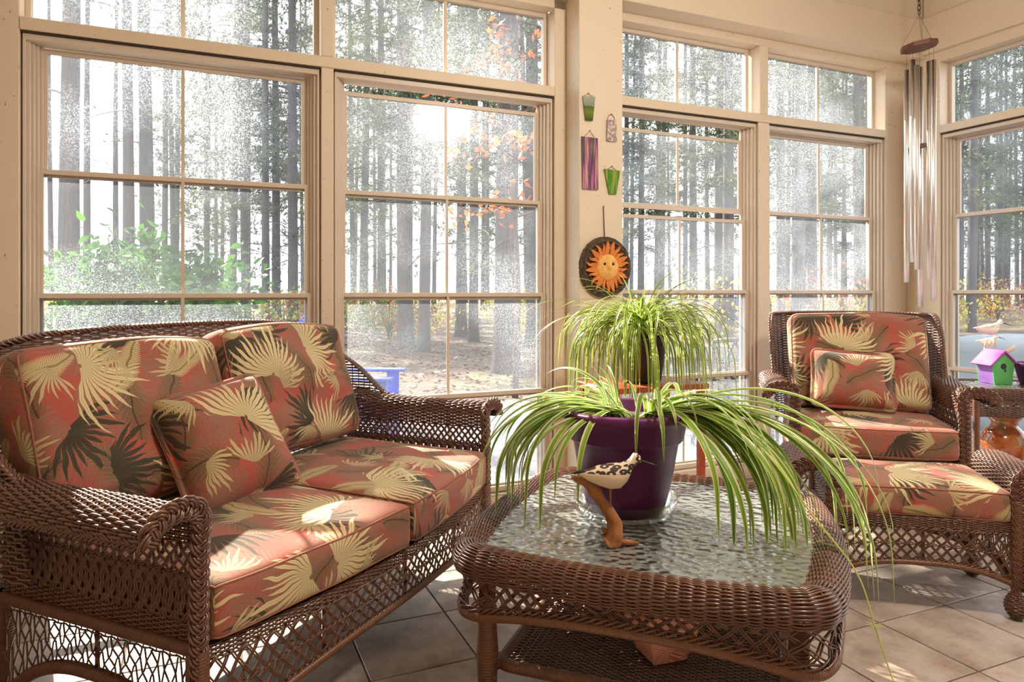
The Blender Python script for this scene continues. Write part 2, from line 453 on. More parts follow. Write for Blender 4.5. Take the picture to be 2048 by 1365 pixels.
M['table_glass'] = clear_mat('hammered_glass', (0.74, 0.86, 0.82, 1), 2.6, 0.18, bump=44, frost=0.50)
M['clear'] = clear_mat('clear_plastic', (0.93, 0.95, 0.95, 1), .5, 0.08)

# ---- printed fabric: palm leaves on terracotta, all node based
def g_new(name, ins, outs):
    g = bpy.data.node_groups.new(name, 'ShaderNodeTree')
    for n, ty in ins: g.interface.new_socket(n, in_out='INPUT', socket_type=ty)
    for n, ty in outs: g.interface.new_socket(n, in_out='OUTPUT', socket_type=ty)
    t = NT(g); return g, t, t.node('NodeGroupInput'), t.node('NodeGroupOutput')
def scatter_group():
    """per-cell local coordinates with a random turn: Vector, Scale, Jitter, Seed -> x, y, rnd (x,y in cell units)"""
    g, t, i, o = g_new('scatter', [('Vector', 'NodeSocketVector'), ('Scale', 'NodeSocketFloat'), ('Jitter', 'NodeSocketFloat'), ('Seed', 'NodeSocketFloat')], [('x', 'NodeSocketFloat'), ('y', 'NodeSocketFloat'), ('rnd', 'NodeSocketFloat')])
    cb = t.node('ShaderNodeCombineXYZ'); t.set(cb.inputs[0], i.outputs['Seed']); t.set(cb.inputs[1], i.outputs['Seed'])
    ad = t.node('ShaderNodeVectorMath', operation='ADD'); t.set(ad.inputs[0], i.outputs['Vector']); t.set(ad.inputs[1], cb.outputs[0])
    v = t.node('ShaderNodeTexVoronoi', voronoi_dimensions='2D'); t.set(v.inputs['Vector'], ad.outputs[0]); t.set(v.inputs['Scale'], i.outputs['Scale']); t.set(v.inputs['Randomness'], i.outputs['Jitter'])
    sub = t.node('ShaderNodeVectorMath', operation='SUBTRACT'); t.set(sub.inputs[0], ad.outputs[0]); t.set(sub.inputs[1], v.outputs['Position'])
    sc = t.node('ShaderNodeVectorMath', operation='SCALE'); t.set(sc.inputs[0], sub.outputs[0]); t.set(sc.inputs['Scale'], i.outputs['Scale'])
    sx = t.node('ShaderNodeSeparateXYZ'); t.set(sx.inputs[0], sc.outputs[0])
    rgb = t.node('ShaderNodeSeparateColor'); t.set(rgb.inputs[0], v.outputs['Color'])
    a = t.m('MULTIPLY', rgb.outputs[0], 6.2832); ca = t.m('COSINE', a); sa = t.m('SINE', a); x, y = sx.outputs[0], sx.outputs[1]
    t.set(o.inputs['x'], t.m('ADD', t.m('MULTIPLY', x, ca), t.m('MULTIPLY', y, sa)))
    t.set(o.inputs['y'], t.m('SUBTRACT', t.m('MULTIPLY', y, ca), t.m('MULTIPLY', x, sa)))
    t.set(o.inputs['rnd'], rgb.outputs[1]); return g
def fan_group():
    """burst of long leaflets: x,y -> mask, shade"""
    g, t, i, o = g_new('palm_fan', [('x', 'NodeSocketFloat'), ('y', 'NodeSocketFloat'), ('N', 'NodeSocketFloat'), ('R', 'NodeSocketFloat'), ('Span', 'NodeSocketFloat')], [('mask', 'NodeSocketFloat'), ('shade', 'NodeSocketFloat')])
    x, y = i.outputs['x'], i.outputs['y']
    x = t.m('ADD', x, 0.22)
    r = t.m('SQRT', t.m('ADD', t.m('MULTIPLY', x, x), t.m('MULTIPLY', y, y)))
    th = t.m('ARCTAN2', y, x); th2 = t.m('ADD', th, t.m('MULTIPLY', t.m('MULTIPLY', r, r), t.m('MULTIPLY', th, 0.9)))
    a = t.m('MULTIPLY', th2, i.outputs['N']); fl = t.m('FLOOR', a); p = t.m('MULTIPLY', t.m('ABSOLUTE', t.m('SUBTRACT', t.m('SUBTRACT', a, fl), 0.5)), 2.0)
    rnd = t.m('FRACT', t.m('MULTIPLY', t.m('SINE', t.m('MULTIPLY', fl, 12.9)), 43.7))
    L = t.m('MULTIPLY', i.outputs['R'], t.m('MULTIPLY_ADD', rnd, 0.42, 0.62))
    q = t.m('DIVIDE', r, L); wid = t.m('SUBTRACT', 1.02, t.m('POWER', q, 2.2))
    m1 = t.m('LESS_THAN', p, wid); m2 = t.m('LESS_THAN', t.m('ABSOLUTE', th), i.outputs['Span']); m3 = t.m('GREATER_THAN', r, 0.02)
    t.set(o.inputs['mask'], t.m('MULTIPLY', t.m('MULTIPLY', m1, m2), m3))
    vein = t.m('LESS_THAN', t.m('DIVIDE', p, t.m('MAXIMUM', wid, 0.05)), 0.16)
    edge = t.m('POWER', t.m('DIVIDE', p, t.m('MAXIMUM', wid, 0.05)), 2.0)
    t.set(o.inputs['shade'], t.m('MAXIMUM', t.m('MULTIPLY', vein, 0.65), t.m('MULTIPLY', edge, t.m('SUBTRACT', 1.1, t.m('MULTIPLY', q, 0.7))), clamp=True)); return g
def frond_group():
    """feather leaf: leaflets swept from a bent midrib"""
    g, t, i, o = g_new('frond', [('x', 'NodeSocketFloat'), ('y', 'NodeSocketFloat'), ('L', 'NodeSocketFloat'), ('W', 'NodeSocketFloat'), ('N', 'NodeSocketFloat'), ('Fill', 'NodeSocketFloat')], [('mask', 'NodeSocketFloat'), ('shade', 'NodeSocketFloat')])
    x, y = i.outputs['x'], i.outputs['y']
    xn = t.m('DIVIDE', x, i.outputs['L']); y = t.m('SUBTRACT', y, t.m('MULTIPLY', t.m('MULTIPLY', xn, xn), 0.10))
    ay = t.m('ABSOLUTE', y)
    env = t.m('MULTIPLY', i.outputs['W'], t.m('SQRT', t.m('MAXIMUM', t.m('MULTIPLY', t.m('SUBTRACT', 1.0, xn), t.m('ADD', 1.0, xn)), 0.0)))
    q = t.m('MULTIPLY', t.m('SUBTRACT', xn, t.m('MULTIPLY', t.m('DIVIDE', ay, i.outputs['L']), 1.1)), i.outputs['N'])
    fl = t.m('FLOOR', q); p = t.m('MULTIPLY', t.m('ABSOLUTE', t.m('SUBTRACT', t.m('SUBTRACT', q, fl), 0.5)), 2.0)
    tip = t.m('DIVIDE', ay, t.m('MAXIMUM', env, 0.001))
    m1 = t.m('LESS_THAN', p, t.m('MULTIPLY', i.outputs['Fill'], t.m('SUBTRACT', 1.05, t.m('POWER', tip, 2.5)))); m2 = t.m('LESS_THAN', tip, 1.0)
    rib = t.m('MULTIPLY', t.m('LESS_THAN', ay, 0.012), t.m('LESS_THAN', t.m('ABSOLUTE', xn), 1.0))
    t.set(o.inputs['mask'], t.m('MAXIMUM', t.m('MULTIPLY', m1, m2), rib))
    t.set(o.inputs['shade'], t.m('MAXIMUM', t.m('MULTIPLY', p, 0.9), rib, clamp=True)); return g
GS, GF, GR = scatter_group(), fan_group(), frond_group()
def fabric(name, seed, k=1.0, dim=0.0):
    m, t, b = material(name)
    uv = t.node('ShaderNodeUVMap').outputs[0]
    wv = t.node('ShaderNodeVectorMath', operation='SCALE'); nz = t.node('ShaderNodeTexNoise'); t.set(nz.inputs['Vector'], uv); nz.inputs['Scale'].default_value = 9
    sb = t.node('ShaderNodeVectorMath', operation='SUBTRACT'); t.set(sb.inputs[0], nz.outputs['Color']); sb.inputs[1].default_value = (0.5, 0.5, 0.5)
    t.set(wv.inputs[0], sb.outputs[0]); wv.inputs['Scale'].default_value = 0.05
    ad = t.node('ShaderNodeVectorMath', operation='ADD'); t.set(ad.inputs[0], uv); t.set(ad.inputs[1], wv.outputs[0]); vec = ad.outputs[0]
    def grp(g, **kw):
        n = t.node('ShaderNodeGroup'); n.node_tree = g
        for kk, v in kw.items(): t.set(n.inputs[kk], v)
        return n.outputs
    def sc(scale, jit, sd): return grp(GS, Vector=vec, Scale=scale * k, Jitter=jit, Seed=sd)
    def fr(s, L, W, N, fill): return grp(GR, x=s['x'], y=s['y'], L=L, W=W, N=N, Fill=fill)
    def fn(s, N, R, span): return grp(GF, x=s['x'], y=s['y'], N=N, R=R, Span=span)
    terra, taupe = lin(164, 82, 70), lin(130, 108, 90)
    c = terra
    a = fr(sc(6.6, 0.8, seed + .11), 0.70, 0.46, 6, 0.72); c = t.mix(t.m('MULTIPLY', a['mask'], 0.62), c, taupe)
    a = fr(sc(5.0, 0.8, seed + 3.7), 0.70, 0.40, 6, 0.66); c = t.mix(t.m('MULTIPLY', a['mask'], 0.5), c, taupe)
    a = fr(sc(4.3, 0.75, seed + 5.3), 0.60, 0.24, 7, 0.72)           # olive fronds
    c = t.mix(t.m('MULTIPLY', a['mask'], 0.85), c, t.mix(a['shade'], lin(118, 104, 74), lin(62, 56, 44)))
    s = sc(3.1, 0.7, seed + 8.9)                                       # dark drooping fronds
    a = fn(s, 4.2, 0.62, 1.35)
    c = t.mix(t.m('MULTIPLY', a['mask'], t.m('GREATER_THAN', s['rnd'], 0.42)), c, t.mix(a['shade'], lin(74, 68, 52), lin(44, 40, 34)))
    s = sc(3.9, 0.55, seed + 13.3)                                      # broad banana leaves
    a = fr(s, 0.46, 0.15, 16, 0.97)
    c = t.mix(t.m('MULTIPLY', a['mask'], t.m('GREATER_THAN', s['rnd'], 0.55)), c, t.mix(a['shade'], lin(206, 186, 138), lin(128, 114, 82)))
    s = sc(2.7, 0.62, seed + 21.7)                                      # cream palm bursts
    a = fn(s, 4.9, 0.62, 1.75)
    c = t.mix(t.m('MULTIPLY', a['mask'], t.m('GREATER_THAN', s['rnd'], 0.30)), c, t.mix(a['shade'], lin(222, 206, 160), lin(116, 100, 72)))
    s = sc(4.4, 0.6, seed + 31.1)
    a = fn(s, 4.0, 0.54, 1.1)
    c = t.mix(t.m('MULTIPLY', a['mask'], t.m('GREATER_THAN', s['rnd'], 0.45)), c, t.mix(a['shade'], lin(206, 188, 142), lin(84, 76, 58)))
    t.set(b.inputs['Base Color'], c); b.inputs['Roughness'].default_value = 0.85; b.inputs['Specular IOR Level'].default_value = 0.2
    b.inputs['Sheen Weight'].default_value = 0.15
    t.set(b.inputs['Normal'], t.bump(t.noise(uv, 900, 1), 0.08, 0.001)); return m
M['fab'] = [fabric('palm_print_%d' % i, 1.7 * i + 0.4, 1.16) for i in range(4)]
M['piping'] = simple('taupe_piping', lin(146, 94, 78), 0.85)

# ------------------------------------------------------------------ the room
XL, XR, YN, YF, ZC = -0.75, 4.36, -1.60, 3.22, 3.06      # left, right, near, far faces, ceiling
YG = 3.36                                                 # outer face of the window wall
ROT_R = -math.pi / 2
def wallpart(name, boxes, mat, parent, b=0.003, smooth=False, rot=0.0, loc=(0, 0, 0)):
    mb = MB()
    for lo, hi in boxes: box(mb, lo, hi, b)
    return obj(name, mb, mat, parent, smooth=smooth)

floor = sgroup('floor')
wallpart('grout_bed', [((XL - .1, YN - .1, -0.12), (XR + .1, YG, -0.004))], M['grout'], floor, b=0)
TP, TX0, TY0 = 0.326, 0.416, 2.290
tm = MB(); obox(tm, (0, 0, -0.006), (TP - 0.006, TP - 0.006, 0.012), 0.0015); tile_mesh = tm.mesh('tile', False); tile_mesh.materials.append(M['tile'])
for i in range(-4, 14):
    for j in range(-12, 4):
        x, y = TX0 + (i + .5) * TP, TY0 + (j + .5) * TP
        if XL - .16 < x < XR + .10 and YN - .16 < y < YF + 0.02: obj('tile', tile_mesh, None, floor, loc=(x, y, 0))

ceil = struct(wallpart('ceiling', [((XL - .1, YN - .1, ZC), (XR + .2, YG, ZC + .08))], M['ceiling'], None, b=0))
WF = sgroup('wall_far')
wallpart('corner_board', [((XL - .1, YF, 0), (-0.672, YG, ZC))], M['wood_paint'], WF)
wallpart('mullion_post', [((0.463, YF, 0), (0.518, YG, 2.117))], M['wood_paint'], WF)
wallpart('mullion_post', [((0.463, YF, 2.167), (0.518, YG, 2.576))], M['wood_paint'], WF)
wallpart('trim_board', [((1.642, YF, 0), (1.7085, YG, 2.576))], M['wood_paint'], WF)
wallpart('pier', [((1.708, 3.08, 0), (1.965, YG, ZC))], M['wood_paint'], WF)
wallpart('mullion_post', [((3.005, YF, 0), (3.090, YG, 2.117))], M['wood_paint'], WF)
wallpart('mullion_post', [((3.015, YF, 2.167), (3.080, YG, 2.576))], M['wood_paint'], WF)
wallpart('corner_board', [((4.08, YF, 0), (XR + .1, YG, ZC))], M['wood_paint'], WF)
for x0, x1 in ((-0.672, 1.642), (1.965, 4.08)):
    wallpart('transom_rail', [((x0, YF - .004, 2.117), (x1, YG, 2.167))], M['wood_paint'], WF)
    wallpart('header_trim', [((x0, YF, 2.576), (x1, YG, 2.66))], M['wood_paint'], WF)
    wallpart('sill_board', [((x0, YF - .02, 0.0), (x1, YG, 0.095))], M['wood_paint'], WF)
    wallpart('beam', [((x0 - .2, 3.085, 2.62), (x1 + .2, YG, 2.87))], M['paint'], WF)
    wallpart('frieze_board', [((x0 - .2, 3.10, 2.874), (x1 + .2, YG, ZC))], M['paint'], WF)

WR = sgroup('wall_right')
CW = [(2.99, 1.93), (1.86, 0.80), (0.73, -0.33)]
XW = XR - 0.08                                            # face of the right wall boards
for a, b_ in ((YF, 2.99), (1.93, 1.86), (0.80, 0.73), (-0.33, YN)):
    wallpart('post_board', [((XW, b_, 0), (XW + .14, a + .0, ZC))], M['wood_paint'], WR)
for a, b_ in CW:
    wallpart('transom_rail', [((XW - .004, b_, 2.117), (XW + .14, a, 2.167))], M['wood_paint'], WR)
    wallpart('header_trim', [((XW, b_, 2.576), (XW + .14, a, 2.66))], M['wood_paint'], WR)
    wallpart('sill_board', [((XW - .02, b_, 0.0), (XW + .14, a, 0.095))], M['wood_paint'], WR)
wallpart('beam', [((XW - .035, YN, 2.64), (XW + .14, 3.085, 2.875))], M['paint'], WR)
wallpart('frieze_board', [((XW - .02, YN, 2.879), (XW + .14, 3.085, ZC))], M['paint'], WR)

struct(wallpart('wall_left', [((XL - .14, YN - .1, 0), (XL, YF, ZC))], M['paint'], None))
WN = sgroup('wall_near')
for lo, hi in (((XL, YN - .12, 0), (1.6, YN, ZC)), ((2.6, YN - .12, 0), (XR, YN, ZC)), ((1.6, YN - .12, 2.1), (2.6, YN, ZC))):
    wallpart('wall_panel', [(lo, hi)], M['paint'], WN)
dr = sgroup('door_1')
wallpart('door_leaf', [((1.63, YN - .08, 0.01), (2.57, YN - .03, 2.07))], M['paint'], dr)
wallpart('door_frame', [((1.57, YN - .1, 0), (1.63, YN + .02, 2.13)), ((2.57, YN - .1, 0), (2.63, YN + .02, 2.13)), ((1.57, YN - .1, 2.07), (2.63, YN + .02, 2.13))], M['wood_paint'], dr)
hm = MB(); lathe(hm, [(0, 0), (.012, 0), (.012, .03), (.028, .04), (.028, .06), (0, .068)], 16); obj('door_knob', hm, M['bronze'], dr, loc=(1.72, YN - .03, 1.0), rot=(-math.pi / 2, 0, 0))

# ---- windows: four stacked sliding sashes, fixed transom above; local x along the wall, y outwards
SASH = dict(
    base=([2.078, 1.592, 1.096, 0.600], [1.562, 1.066, 0.570, 0.105]),
    a2=([2.046, 1.580, 1.098, 0.600], [1.548, 1.062, 0.570, 0.105]),
    b1=([2.020, 1.535, 1.113, 0.625], [1.573, 1.084, 0.600, 0.105]),
    b2=([2.078, 1.596, 1.112, 0.625], [1.572, 1.084, 0.600, 0.105]))
WIN_N = [0]
def pane(name, x0, x1, z0, z1, y, parent):
    mb = MB(); mb.add([(x0, y, z0), (x1, y, z0), (x1, y, z1), (x0, y, z1)], [[0, 1, 2, 3]])
    return obj(name, mb, M['pane'], parent, smooth=False)
def window(w, key, loc, rotz, trans=True):
    WIN_N[0] += 1
    root = bpy.data.objects.new('window_%d' % WIN_N[0], None); root.location = loc; root.rotation_euler = (0, 0, rotz); struct(link(root))
    # outer vinyl frame with sash tracks
    mb = MB(); g = 0.006
    box(mb, (g, .015, 2.085), (w - g, .12, 2.110), .002); box(mb, (g, .01, 0.098), (w - g, .12, 0.125), .002)
    for sx in (0, 1):
        for k in range(4):
            d = 0.018 + 0.011 * (4 - k)
            y0 = 0.016 + 0.017 * (4 - k) if k < 4 else .015
            xa, xb = (g, d) if sx == 0 else (w - d, w - g)
            box(mb, (xa, 0.030 + 0.018 * (3 - k), 0.12), (xb, 0.048 + 0.018 * (3 - k) - .002, 2.09), .0015)
        xa, xb = (g, .016) if sx == 0 else (w - .016, w - g)
        box(mb, (xa, .015, .12), (xb, .032, 2.09), .0015)
    obj('frame', mb, M['vinyl'], root, smooth=False)
    mb = MB(); box(mb, (g, .004, 2.109), (w - g, .10, 2.1175), 0); obj('gap_strip', mb, M['gap'], root, smooth=False)
    tops, bots = SASH[key]
    for k in range(4):
        yk = 0.040 + 0.018 * (3 - k); ins = 0.020 + 0.011 * (4 - k) - .012
        x0, x1, z0, z1 = ins, w - ins, bots[k], tops[k]
        mb = MB(); st = 0.024; th = 0.008
        box(mb, (x0, yk - th, z0), (x1, yk + th, z0 + .030), .0015)
        box(mb, (x0, yk - th * .7, z1 - .020), (x1, yk + th * .7, z1), .0015)
        for xa, xb in ((x0, x0 + st), (x1 - st, x1)): box(mb, (xa, yk - th * .8, z0 + .02), (xb, yk + th * .8, z1 - .012), .0015)
        mid = (x0 + x1) / 2
        box(mb, (mid - .007, yk - .005, z0 + .025), (mid + .007, yk + .005, z1 - .016), .001)
        s = obj('sash', mb, M['vinyl'], root, smooth=False)
        pane('pane', x0 + st - .003, mid, z0 + .028, z1 - .018, yk, s); pane('pane', mid, x1 - st + .003, z0 + .028, z1 - .018, yk, s)
    # transom
    WIN_N[0] += 1
    root = bpy.data.objects.new('window_%d' % WIN_N[0], None); root.location = loc; root.rotation_euler = (0, 0, rotz); struct(link(root))
    mb = MB(); z0, z1 = 2.167, 2.576; t = .022
    box(mb, (0, .085, z0), (w, .12, z0 + t * .6), .002); box(mb, (0, .085, z1 - t), (w, .12, z1), .002)
    box(mb, (0, .085, z0 + .01), (t, .12, z1 - .02), .002); box(mb, (w - t, .085, z0 + .01), (w, .12, z1 - .02), .002)
    obj('frame', mb, M['vinyl'], root, smooth=False)
    mb = MB(); box(mb, (w / 2 - .009, .094, z0 + .01), (w / 2 + .009, .112, z1 - .02), .002); obj('muntin', mb, M['vinyl'], root, smooth=False)
    pane('pane', t - .003, w / 2, z0 + t * .6, z1 - t, .104, root); pane('pane', w / 2, w - t + .003, z0 + t * .6, z1 - t, .104, root)
window(1.135, 'base', (-0.672, YF, 0), 0)
window(1.124, 'a2', (0.518, YF, 0), 0)
window(1.040, 'b1', (1.965, YF, 0), 0)
window(0.990, 'b2', (3.090, YF, 0), 0)
for a, b_ in CW: window(a - b_, 'b2', (XW, a, 0), ROT_R)

# ---- ceiling light in the middle of the room (its reflection shows in the panes)
lt = thing('ceiling_light', 'warm glowing globe ceiling light hanging at the middle of the room', 'light', (1.87, 0.82, ZC))
mb = MB(); lathe(mb, [(0, 0), (.075, 0), (.075, -.02), (.03, -.035), (.02, -.05), (.02, -.30), (.06, -.32), (.06, -.35), (0, -.35)], 24); obj('canopy', mb, M['bronze'], lt)
mb = MB(); a = np.linspace(0.35, math.pi, 14); lathe(mb, np.stack([.14 * np.sin(a), -.44 + .11 * np.cos(a)], -1), 28)
gm, t, b = material('lamp_globe'); em = t.node('ShaderNodeEmission'); em.inputs['Color'].default_value = (1.0, .90, .78, 1); em.inputs['Strength'].default_value = LAMP_POWER / 2.2
t.nt.links.new(em.outputs[0], gm.node_tree.nodes['Material Output'].inputs['Surface']); obj('globe', mb, gm, lt)

# ------------------------------------------------------------------ wicker seating
def sstep(t): t = np.clip(t, 0, 1); return t * t * (3 - 2 * t)
def arch_panel(parent, P0, P1, ztop, zb_mid, zb_end, bow=0.0, n=22, names=('apron_lattice', 'apron_rail', 'apron_band'), band=0.03, gap=0.006, bandrows=7, depth_dir=None, mid=True, lean=3, rail_r=0.011):
    """openwork skirt between two posts: woven band at the top, diamond lattice, arched wrapped rail below"""
    P0 = np.array(P0, float); P1 = np.array(P1, float); L = np.linalg.norm(P1 - P0)
    e = (P1 - P0) / L; o = np.array([e[1], -e[0], 0.0])
    def base(u): return P0 + e * (u * L)[..., None] + o * (bow * (1 - (2 * u - 1) ** 2))[..., None]
    def zb(u): return zb_mid + (zb_end - zb_mid) * np.abs(2 * u - 1) ** 2.6
    zt = ztop - band
    def S(u, v):
        p = base(u); z = zb(u) + (zt - zb(u)) * v
        return np.concatenate([p[..., :2], z[..., None]], -1)
    def Sb(u, v):
        p = base(u); return np.concatenate([p[..., :2], (zt + (ztop - zt) * v)[..., None]], -1)
    mb = MB(); lattice(mb, S, 0.0, 1.0, n, lean, 0.0023, gap, L, seg=9, v0=0.0, v1=1.0)
    if mid:
        u = np.linspace(0, 1, n * 6)
        for ph in (0, math.pi):
            for vv in (0.5, 0.04, 0.97):
                P = S(u, np.full_like(u, vv)); N = surf_normals(S, u, np.full_like(u, vv)); P = P + N * (0.005 * np.cos(np.arange(len(u)) * math.pi / 3 + ph))[:, None]; P[:, 2] += 0.0035 * np.sin(np.arange(len(u)) * math.pi / 3 + ph)
                tubes(mb, P, 0.0022, N, sides=5)
    obj(names[0], mb, M['wicker'], parent, stuff=True)
    mb = MB(); weave(mb, Sb, L, 0.0, 1.0, np.linspace(0.05, 0.95, bandrows), 0.02, 0.0023, 0.0024, vstk=3); obj(names[2], mb, M['wicker'], parent, stuff=True)
    u = np.linspace(0, 1, 60); P = S(u, np.zeros_like(u)); P[:, 2] -= rail_r * .6
    mb = MB(); wrap(mb, P, rail_r, 0.007, 10); obj(names[1], mb, M['wicker_wrap'], parent)
    for f in (0.25, 0.5, 0.75) if L > 0.9 else (0.5,):
        u = np.full(6, f); v = np.linspace(0, 1.15, 6); P = S(u, v); P += -o * 0.010
        mb = MB(); tubes(mb, P, 0.006, sides=6); obj('apron_stake', mb, M['wicker'], parent)

def arm_profile(x0, z0, zc, R, sgn, a_end=-25):
    """up the inner face then over the outward roll; returns (n,2) of x,z"""
    a = np.radians(np.linspace(180, 90, 10)); q = R * .72; zt = zc + R
    up = [(x0, z0), (x0, (z0 + zt - q) / 2)] + [(x0 + q + q * math.cos(k), zt - q + q * math.sin(k)) for k in a]
    tail = spline([(x0 + q, 0, zt), (x0 + R * 1.35, 0, zt - R * .01), (x0 + R * 1.95, 0, zt - R * .22), (x0 + R * 2.3, 0, zt - R * .62), (x0 + R * 2.28, 0, zt - R * .95)], 16)[1:, [0, 2]]
    p = np.concatenate([np.array(up), tail]); p[:, 0] *= sgn; return p
def build_arm(parent, sgn, x0, yf, yb, z_low, zc, R, rise=0.0, fine=0.0066, lat_n=16, open_z=(0.50, 0.565), skirt=True, foot=0.0, zs=0.345, arch=(0.235, 0.10), braid_w=0.017):
    L = yb - yf
    prof = arm_profile(x0, open_z[1], zc, R, sgn)
    d = np.concatenate([[0], np.cumsum(np.linalg.norm(np.diff(prof, axis=0), axis=1))]); tot = d[-1]
    def S(u, v):
        vv = np.clip(v, -0.01, 1.01) * tot
        x = np.interp(vv, d, prof[:, 0]); z = np.interp(vv, d, prof[:, 1]); y = yf + u * L
        z = z + rise * sstep((u - 0.55) / 0.45) ** 1.5 * np.clip(v, 0, 1)
        return np.stack([x, y + 0 * x, z], -1)
    mb = MB(); weave(mb, S, L, 0, 1, np.linspace(0.01, 0.99, int(tot / fine)), 0.027, 0.0035, 0.0036, vstk=16); obj('arm_roll', mb, M['wicker'], parent, stuff=True)
    # openwork below the roll, then close weave down to the side rail
    def panel(z0, z1):
        return lambda u, v: np.stack([np.full(np.shape(u), sgn * x0, float) + 0 * v, yf + u * L + 0 * v, z0 + (z1 - z0) * v + 0 * u], -1)
    mb = MB(); lattice(mb, panel(*open_z), 0, 1, lat_n, 2.0, 0.0025, 0.006, L, seg=8)
    S2 = panel(open_z[0] - .004, open_z[0] + .004); u = np.linspace(0, 1, lat_n * 6)
    for ph in (0, math.pi):
        P = S2(u, np.full_like(u, .5)); P[:, 0] += 0.004 * np.cos(np.arange(len(u)) * math.pi / 3 + ph); P[:, 2] += .003 * np.sin(np.arange(len(u)) * math.pi / 3 + ph); tubes(mb, P, .0024, sides=5)
    obj('arm_lattice', mb, M['wicker'], parent, stuff=True)
    mb = MB(); lattice(mb, panel(zs + .055, open_z[0]), 0, 1, int(lat_n * 1.5), 2.0, 0.0031, 0.0075, L, seg=10, amp=.004, curve=0.4); obj('arm_twill', mb, M['wicker'], parent, stuff=True)
    mb = MB(); weave(mb, panel(zs + .012, zs + .058), L, 0, 1, np.linspace(0, 1, 10), 0.02, 0.0026, 0.0026, vstk=4); obj('arm_band', mb, M['wicker'], parent, stuff=True)
    mb = MB(); wrap(mb, [(sgn * x0, yf, zs), (sgn * x0, yb, zs)], 0.017, 0.006, 12); obj('side_rail', mb, M['wicker_wrap'], parent)
    if skirt:
        a, b_ = ((sgn * x0, yb, 0), (sgn * x0, yf, 0)) if sgn < 0 else ((sgn * x0, yf, 0), (sgn * x0, yb, 0))
        arch_panel(parent, a, b_, zs - .014, arch[0], arch[1], 0, int(lat_n * 1.0), ('side_lattice', 'side_arch_rail', 'side_band'), band=.012, bandrows=2, gap=0.0, mid=False, lean=2, rail_r=.016)
    # wrapped front edge and the plaited trim
    front = np.concatenate([[[sgn * x0, yf, foot]], [[sgn * x0, yf, z_low]], np.stack([prof[:, 0], np.full(len(prof), yf), prof[:, 1]], -1)])
    mb = MB(); wrap(mb, front[1:], 0.0105, 0.0065, 10); obj('arm_edge', mb, M['wicker_wrap'], parent)
    bp = front[1:].copy(); bp[:, 1] -= .012
    c = np.array([sgn * (x0 + R), yf, zc]); off = nrm(bp - c) * np.array([1, 0, 1]); off[:4] = np.array([sgn * -1, 0, 0]) * -1.0
    w = np.clip((bp[:, 2] - zc + .08) / .08, 0, 1)[:, None]
    bp = bp + (off * w * 0.0 + np.array([sgn * .012, 0, 0]) * (1 - w))
    bp = resample(bp, step=.01); n_ = np.tile([0.0, -1.0, 0.0], (len(bp), 1))
    mb = MB(); braid(mb, bp, n_, braid_w, 0.006, 0.072, 3, 0.0036); obj('arm_braid', mb, M['wicker'], parent, stuff=True)
    lip = np.array([[prof[-1, 0], yf, prof[-1, 1]], [prof[-1, 0], yb - .05, prof[-1, 1]]]); lip = resample(lip, step=.02)
    mb = MB(); braid(mb, lip, np.tile([sgn, 0.0, 0.0], (len(lip), 1)), .007, .004, .045, 2, .0032); obj('arm_lip', mb, M['wicker'], parent, stuff=True)

